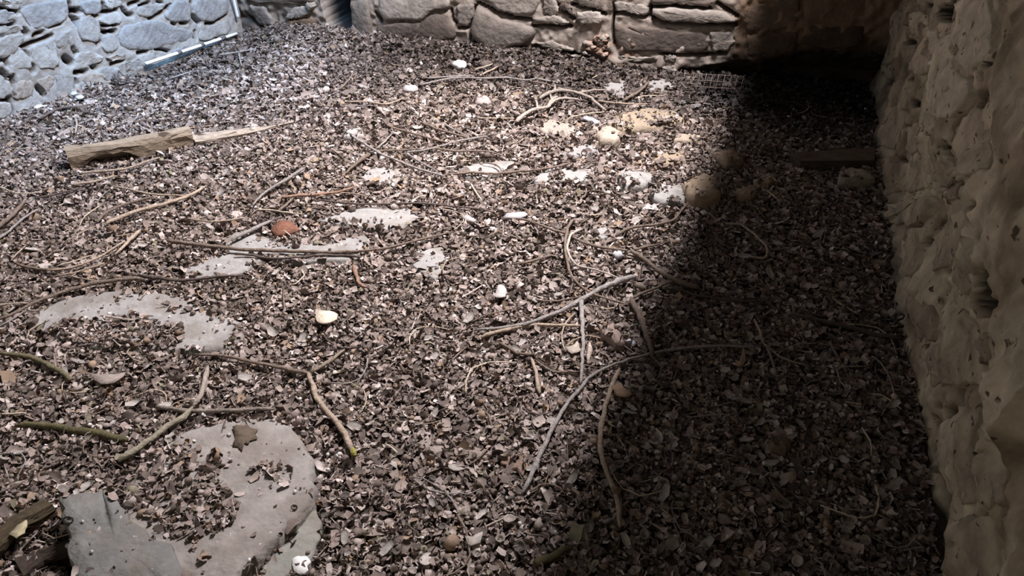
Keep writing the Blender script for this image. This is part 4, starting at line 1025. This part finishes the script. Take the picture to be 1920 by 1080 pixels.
protos = []
for q in range(8):
    L = random.uniform(0.06, 0.20); k = 8; a = random.uniform(-0.9, 0.9)
    path = np.array([(L * (t - 0.5), a * L * (t - 0.5) ** 2 * 2 + random.uniform(-.004, .004), random.uniform(-.002, .002)) for t in np.linspace(0, 1, k)])
    r = random.uniform(0.0014, 0.0034); V, F = tube_geo(path, [r * (1 - 0.4 * t) for t in np.linspace(0, 1, k)], 5, .15)
    o = mesh_obj('small_twig', V, F, M['bark'], col=BR, recenter=False); protos.append(o)
n = 0; first = [True] * 8
while n < 150:
    px, py = random.uniform(0, 1700), 110 + 965 * random.random() ** 1.5
    p = G(px, py, 0.018)
    if p[0] > 0.48 or p[0] < -3.75 or p[1] > 4.65 or not clear_of(p[0], p[1]): continue
    q = n % 8
    if first[q]: o = protos[q]; first[q] = False
    else: o = protos[q].copy(); C.objects.link(o)
    o.location = p; o.rotation_euler = (random.uniform(-.08, .08), random.uniform(-.08, .08), random.uniform(0, 6.28)); s = random.uniform(.8, 1.35); o.scale = (s, s, s)
    kd, cl = random.choice([('dark brown', DK), ('dark brown', BR), ('tan', TN), ('grey', GY), ('dark brown', BR), ('straw pale', ST)]); o.color = (*cl, 1)
    tag(o, f'short loose {kd} bit of twig lying {zone(p)}', 'twig', f'short {kd} twig bits {zone(p)}'); n += 1

# hollow husks in the near litter
hproto = []
for q in range(4):
    o = shell_cup('hollow_husk', 800, 900, random.uniform(20, 30), (0.3, 0.26, 0.23), None, None, parent_m='leaf', n=10, depth=random.uniform(.4, .8), ragged=.22, tilt=(0, 0), wall_=.14); hproto.append(o)
first = [True] * 4; n = 0
while n < 90:
    px, py = random.uniform(0, 1740), 640 + 440 * random.random() ** 0.7
    p = G(px, py, 0.016)
    if p[0] > 0.5 or not clear_of(p[0], p[1]): continue
    q = n % 4
    if first[q]: o = hproto[q]; first[q] = False
    else: o = hproto[q].copy(); C.objects.link(o)
    o.location = p; o.rotation_euler = (random.uniform(-.9, .9), random.uniform(-.9, .9), random.uniform(0, 6.28)); s = random.uniform(.55, .95); o.scale = (s, s, s)
    v = random.choice([.12, .18, .24, .30, .36]); o.color = (v, v * .88, v * .79, 1)
    kd = 'dark brown' if v < .2 else 'buff'
    tag(o, f'hollow cupped {kd} husk lying open {zone(p)}', 'husk', f'hollow {kd} husks {zone(p)}'); n += 1

# pale curled flakes and white crumbs that stand out of the litter
fproto = []
for q in range(6):
    k = 5; V, F = [], []; W0, L0, cu = random.uniform(.007, .011), random.uniform(.010, .017), random.uniform(-60, 60)
    for i in range(k):
        for j in range(4):
            x, y = L0 * (i / (k - 1) - .5) * 2, W0 * (j / 3 - .5) * 2 * (1 - .5 * abs(i / (k - 1) - .5) * 2) * random.uniform(.8, 1.2)
            V.append((x, y, cu * .35 * (x * x + y * y) + random.uniform(-.001, .001)))
    nv = len(V); V = V + [(x, y, z - .0012) for x, y, z in V]
    for i in range(k - 1):
        for j in range(3):
            a = i * 4 + j; F += [(a, a + 4, a + 5, a + 1), (nv + a + 1, nv + a + 5, nv + a + 4, nv + a)]
    rim = [i * 4 for i in range(k)] + [(k - 1) * 4 + j for j in range(1, 4)] + [i * 4 + 3 for i in range(k - 2, -1, -1)] + [2, 1]
    F += [(rim[i], rim[(i + 1) % len(rim)], nv + rim[(i + 1) % len(rim)], nv + rim[i]) for i in range(len(rim))]
    o = mesh_obj('pale_flake', V, F, M['leaf'], col=(.5, .46, .43), recenter=False); fproto.append(o)
first = [True] * 6; n = 0
while n < 240:
    px, py = random.uniform(0, 1760), 120 + 955 * random.random() ** 1.3
    p = G(px, py, 0.019)
    if p[0] > 0.5 or p[0] < -3.75 or p[1] > 4.65 or not clear_of(p[0], p[1]): continue
    q = n % 6
    if first[q]: o = fproto[q]; first[q] = False
    else: o = fproto[q].copy(); C.objects.link(o)
    o.location = p; o.rotation_euler = (random.uniform(-.6, .6), random.uniform(-.6, .6), random.uniform(0, 6.28)); s = random.uniform(.7, 1.5) * (1 + .12 * p[1]); o.scale = (s, s, s)
    v = random.choice([.30, .36, .42, .50]); o.color = (v, v * .91, v * .84, 1)
    kd = 'buff' if v < .4 else 'whitish'
    tag(o, f'{kd} curled flake lying {zone(p)}', 'flake', f'{kd} curled flakes {zone(p)}'); n += 1
V = [(math.cos(a) * r, math.sin(a) * r, z) for r, z in ((.002, -.003), (.0045, 0), (.003, .0035)) for a in np.arange(6) * math.pi / 3]
V = [(x * random.uniform(.8, 1.2), y * random.uniform(.8, 1.2), z) for x, y, z in V]
F = [(r * 6 + i, r * 6 + (i + 1) % 6, (r + 1) * 6 + (i + 1) % 6, (r + 1) * 6 + i) for r in range(2) for i in range(6)] + [tuple(range(5, -1, -1)), tuple(range(12, 18))]
cproto = mesh_obj('white_crumb', V, F, M['shell'], col=(.8, .8, .8), recenter=False); n = 0
while n < 130:
    px, py = random.uniform(0, 1760), 90 + 985 * random.random() ** 1.4
    p = G(px, py, 0.018)
    if p[0] > 0.5 or p[0] < -3.75 or p[1] > 4.68: continue
    o = cproto if n == 0 else cproto.copy()
    if n: C.objects.link(o)
    for R, z0, *_ in EXPOSED:
        if inside(R, np.array([p[0]]), np.array([p[1]]))[0]: p[2] = max(p[2], z0 + .003)
    o.location = p; o.rotation_euler = (random.uniform(-.6, .6), random.uniform(-.6, .6), random.uniform(0, 6.28)); s = random.uniform(.6, 1.3) * (1 + .12 * p[1]); o.scale = (s, s * random.uniform(.6, 1), s)
    v = random.choice([.48, .58, .72]); o.color = (v, v * .98, v * .94, 1)
    tag(o, f'tiny white crumb of shell or lime {zone(p)}', 'crumb', f'white crumbs {zone(p)}'); n += 1

# ------------------------------------------------------------------ the litter itself (nobody could count it)
def templates():
    T = []
    for _ in range(10):                                          # curled flakes
        V, F = [], []; cu = random.uniform(-.9, .9); cv = random.uniform(-.5, .5); ln = random.uniform(.8, 1.25)
        for i in range(3):
            for j in range(3):
                x, y = (i - 1) * ln, (j - 1) * .75 * (1 if i == 1 else random.uniform(.35, .95)); V.append((x + random.uniform(-.15, .15), y, cu * x * x * .6 + cv * y * y + random.uniform(-.12, .12)))
        for i in range(2):
            for j in range(2): a = i * 3 + j; F += [(a, a + 3, a + 4), (a, a + 4, a + 1)]
        T.append((np.array(V), np.array(F)))
    ph = (1 + 5 ** .5) / 2
    ico = np.array([(-1, ph, 0), (1, ph, 0), (-1, -ph, 0), (1, -ph, 0), (0, -1, ph), (0, 1, ph), (0, -1, -ph), (0, 1, -ph), (ph, 0, -1), (ph, 0, 1), (-ph, 0, -1), (-ph, 0, 1)]) / 1.9
    icf = np.array([(0, 11, 5), (0, 5, 1), (0, 1, 7), (0, 7, 10), (0, 10, 11), (1, 5, 9), (5, 11, 4), (11, 10, 2), (10, 7, 6), (7, 1, 8), (3, 9, 4), (3, 4, 2), (3, 2, 6), (3, 6, 8), (3, 8, 9), (4, 9, 5), (2, 4, 11), (6, 2, 10), (8, 6, 7), (9, 8, 1)])
    for _ in range(5):
        T.append((ico * rng.uniform(.65, 1.2, (12, 1)) * np.array((1, .8, .65)), icf))
    for _ in range(5):                                           # husk fragments: open cups
        V, F = [], []; k = 6
        for rr, hh in ((.45, -.35), (.85, .1), (.8, .6)):
            for i in range(k): a = 2 * math.pi * i / k; V.append((rr * math.cos(a), rr * math.sin(a), hh + random.uniform(-.15, .15)))
        for r in range(2):
            for i in range(k - random.choice((0, 1, 2))): F += [(r * k + i, r * k + (i + 1) % k, (r + 1) * k + (i + 1) % k), (r * k + i, (r + 1) * k + (i + 1) % k, (r + 1) * k + i)]
        F += [(0, 2, 1), (0, 3, 2), (0, 4, 3), (0, 5, 4)]
        T.append((np.array(V), np.array(F)))
    for _ in range(4):                                           # slivers
        V = [(x, y * (1 - .6 * abs(x) / 2.2), z + .25 * math.sin(x * 1.3)) for x in (-2.2, 0, 2.2) for y, z in ((-.22, 0), (.22, 0), (0, .25))]
        F = []
        for i in range(2):
            for j in range(3): a, b = i * 3 + j, i * 3 + (j + 1) % 3; F += [(a, b, b + 3), (a, b + 3, a + 3)]
        T.append((np.array(V), np.array(F)))
    return T


TPL = templates(); TW = np.array([7.0] * 10 + [1.7] * 5 + [4.4] * 5 + [2.4] * 4); TW = TW / TW.sum()
# candidate points over the floor that the photograph takes in
zones = [(-3.35, .56, .55, 2.05, 11500, .0088), (-3.9, .56, 2.05, 3.2, 7600, .0104), (-3.92, .60, 3.2, 5.1, 5400, .0124)]
pts = []
for x0, x1, y0, y1, den, size in zones:
    m_ = int((x1 - x0) * (y1 - y0) * den); x = rng.uniform(x0, x1, m_); y = rng.uniform(y0, y1, m_)
    pts.append(np.stack([x, y, np.full(m_, size)], 1))
P = np.concatenate(pts); x, y, size = P.T
# keep what the frame (with a margin to the sides) can show
f = -x * math.sin(YAW) + y * math.cos(YAW); r = x * math.cos(YAW) + y * math.sin(YAW); dep = f * math.cos(PITCH) + CH * math.sin(PITCH); upv = f * math.sin(PITCH) - CH * math.cos(PITCH)
keep = (np.abs(r / dep) < 0.80) & (upv / dep > -0.46)
keep &= (y < 4.80) | (inside(hollow, x, np.full_like(x, 0.03)) & (y < 5.1))
x, y, size = x[keep], y[keep], size[keep]
z = hgt(x, y) + rng.uniform(-.002, .013, len(x)) * (size / .009)
ok = np.ones(len(x), bool)
cov = np.zeros(len(x))
for poly, share in COVER: cov = np.maximum(cov, inside(poly, x, y) * share)
for R, z0, expose, c, dome in EXPOSED:
    near = (np.abs(x - c[0]) < np.ptp(R[:, 0])) & (np.abs(y - c[1]) < np.ptp(R[:, 1])); idx = np.where(near)[0]
    if not len(idx): continue
    ins = inside(R, x[idx], y[idx]); j = idx[ins]; e = np.full(len(j), 9.)
    for a, b in zip(R, np.roll(R, -1, 0)): e = np.minimum(e, seg_dist(x[j], y[j], a, b))
    patch = vn(x[j], y[j], .045, 4) + .5 * vn(x[j], y[j], .018, 5)
    prob = np.maximum(expose * (2.2 * (patch > .30) + .45), cov[j]); edge_w = .012 if z0 > .045 else .030
    prob = np.maximum(prob, (1 - sst(0, edge_w, e)) * (.30 if z0 > .045 else .85) * (patch > -.2))
    ok[j] = rng.random(len(j)) < prob
    size[j] = size[j] * np.where((cov[j] > 0) | (e < edge_w), 1, rng.uniform(.3, .75, len(j)))
    top = z0 + dome * (1 - np.clip(np.hypot(x[j] - c[0], y[j] - c[1]) / (np.ptp(R) * .4 + 1e-6), 0, 1))
    z[j] = np.maximum(z[j] - .02, top + size[j] * .30 + cov[j] * rng.uniform(0, .012, len(j)))
x, y, z, size = x[ok], y[ok], z[ok], size[ok]
n = len(x)
which = rng.choice(len(TPL), n, p=TW); sc = size * rng.lognormal(0, .33, n)
ang = rng.uniform(0, 2 * np.pi, n); tx, ty = rng.normal(0, .55, n), rng.normal(0, .55, n)
ca, sa = np.cos(ang), np.sin(ang); cx, sx_ = np.cos(tx), np.sin(tx); cy, sy_ = np.cos(ty), np.sin(ty)
Z0, O1 = np.zeros(n), np.ones(n)
RZ = np.stack([np.stack([ca, -sa, Z0], 1), np.stack([sa, ca, Z0], 1), np.stack([Z0, Z0, O1], 1)], 1)
RXm = np.stack([np.stack([O1, Z0, Z0], 1), np.stack([Z0, cx, -sx_], 1), np.stack([Z0, sx_, cx], 1)], 1)
RYm = np.stack([np.stack([cy, Z0, sy_], 1), np.stack([Z0, O1, Z0], 1), np.stack([-sy_, Z0, cy], 1)], 1)
RM = RXm @ RYm @ RZ
pal = np.array([(.060, .046, .038), (.105, .082, .068), (.165, .132, .112), (.24, .195, .17), (.31, .265, .24), (.40, .35, .32), (.52, .48, .45), (.22, .155, .10), (.16, .15, .095)])
pw = np.array([.15, .20, .22, .17, .11, .065, .02, .045, .02]); pw = pw / pw.sum()
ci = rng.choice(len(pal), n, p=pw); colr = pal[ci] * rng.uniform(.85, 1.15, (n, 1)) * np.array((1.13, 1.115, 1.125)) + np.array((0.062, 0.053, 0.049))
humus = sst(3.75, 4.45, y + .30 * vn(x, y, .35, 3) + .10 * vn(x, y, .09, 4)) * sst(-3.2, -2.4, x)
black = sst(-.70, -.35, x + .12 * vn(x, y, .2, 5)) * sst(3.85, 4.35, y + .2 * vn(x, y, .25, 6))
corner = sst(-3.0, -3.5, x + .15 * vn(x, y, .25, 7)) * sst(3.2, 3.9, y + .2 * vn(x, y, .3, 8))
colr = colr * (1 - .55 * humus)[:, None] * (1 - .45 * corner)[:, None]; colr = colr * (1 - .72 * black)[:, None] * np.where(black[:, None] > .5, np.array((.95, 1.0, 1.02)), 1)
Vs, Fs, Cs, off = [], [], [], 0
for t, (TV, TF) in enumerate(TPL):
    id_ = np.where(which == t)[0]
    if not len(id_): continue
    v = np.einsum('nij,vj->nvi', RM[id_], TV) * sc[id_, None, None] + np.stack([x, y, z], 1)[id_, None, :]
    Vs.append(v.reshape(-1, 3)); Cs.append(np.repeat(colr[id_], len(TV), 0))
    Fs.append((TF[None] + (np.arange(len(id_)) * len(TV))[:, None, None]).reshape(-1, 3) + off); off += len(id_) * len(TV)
Vs, Fs, Cs = np.concatenate(Vs), np.concatenate(Fs), np.concatenate(Cs)
me = bpy.data.meshes.new('leaf_litter')
me.vertices.add(len(Vs)); me.vertices.foreach_set('co', Vs.astype(np.float32).ravel())
me.loops.add(Fs.size); me.loops.foreach_set('vertex_index', Fs.astype(np.int32).ravel())
me.polygons.add(len(Fs)); me.polygons.foreach_set('loop_start', np.arange(0, Fs.size, 3, dtype=np.int32)); me.polygons.foreach_set('loop_total', np.full(len(Fs), 3, np.int32))
me.update(calc_edges=True); me.validate()
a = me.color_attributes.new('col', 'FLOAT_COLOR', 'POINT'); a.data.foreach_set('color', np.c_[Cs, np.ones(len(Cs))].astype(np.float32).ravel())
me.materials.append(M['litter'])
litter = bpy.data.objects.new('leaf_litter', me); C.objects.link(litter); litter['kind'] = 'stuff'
tag(litter, 'deep brown litter of husks, leaf scraps and droppings covering the floor', 'litter')
print('litter pieces', n, 'triangles', len(Fs))
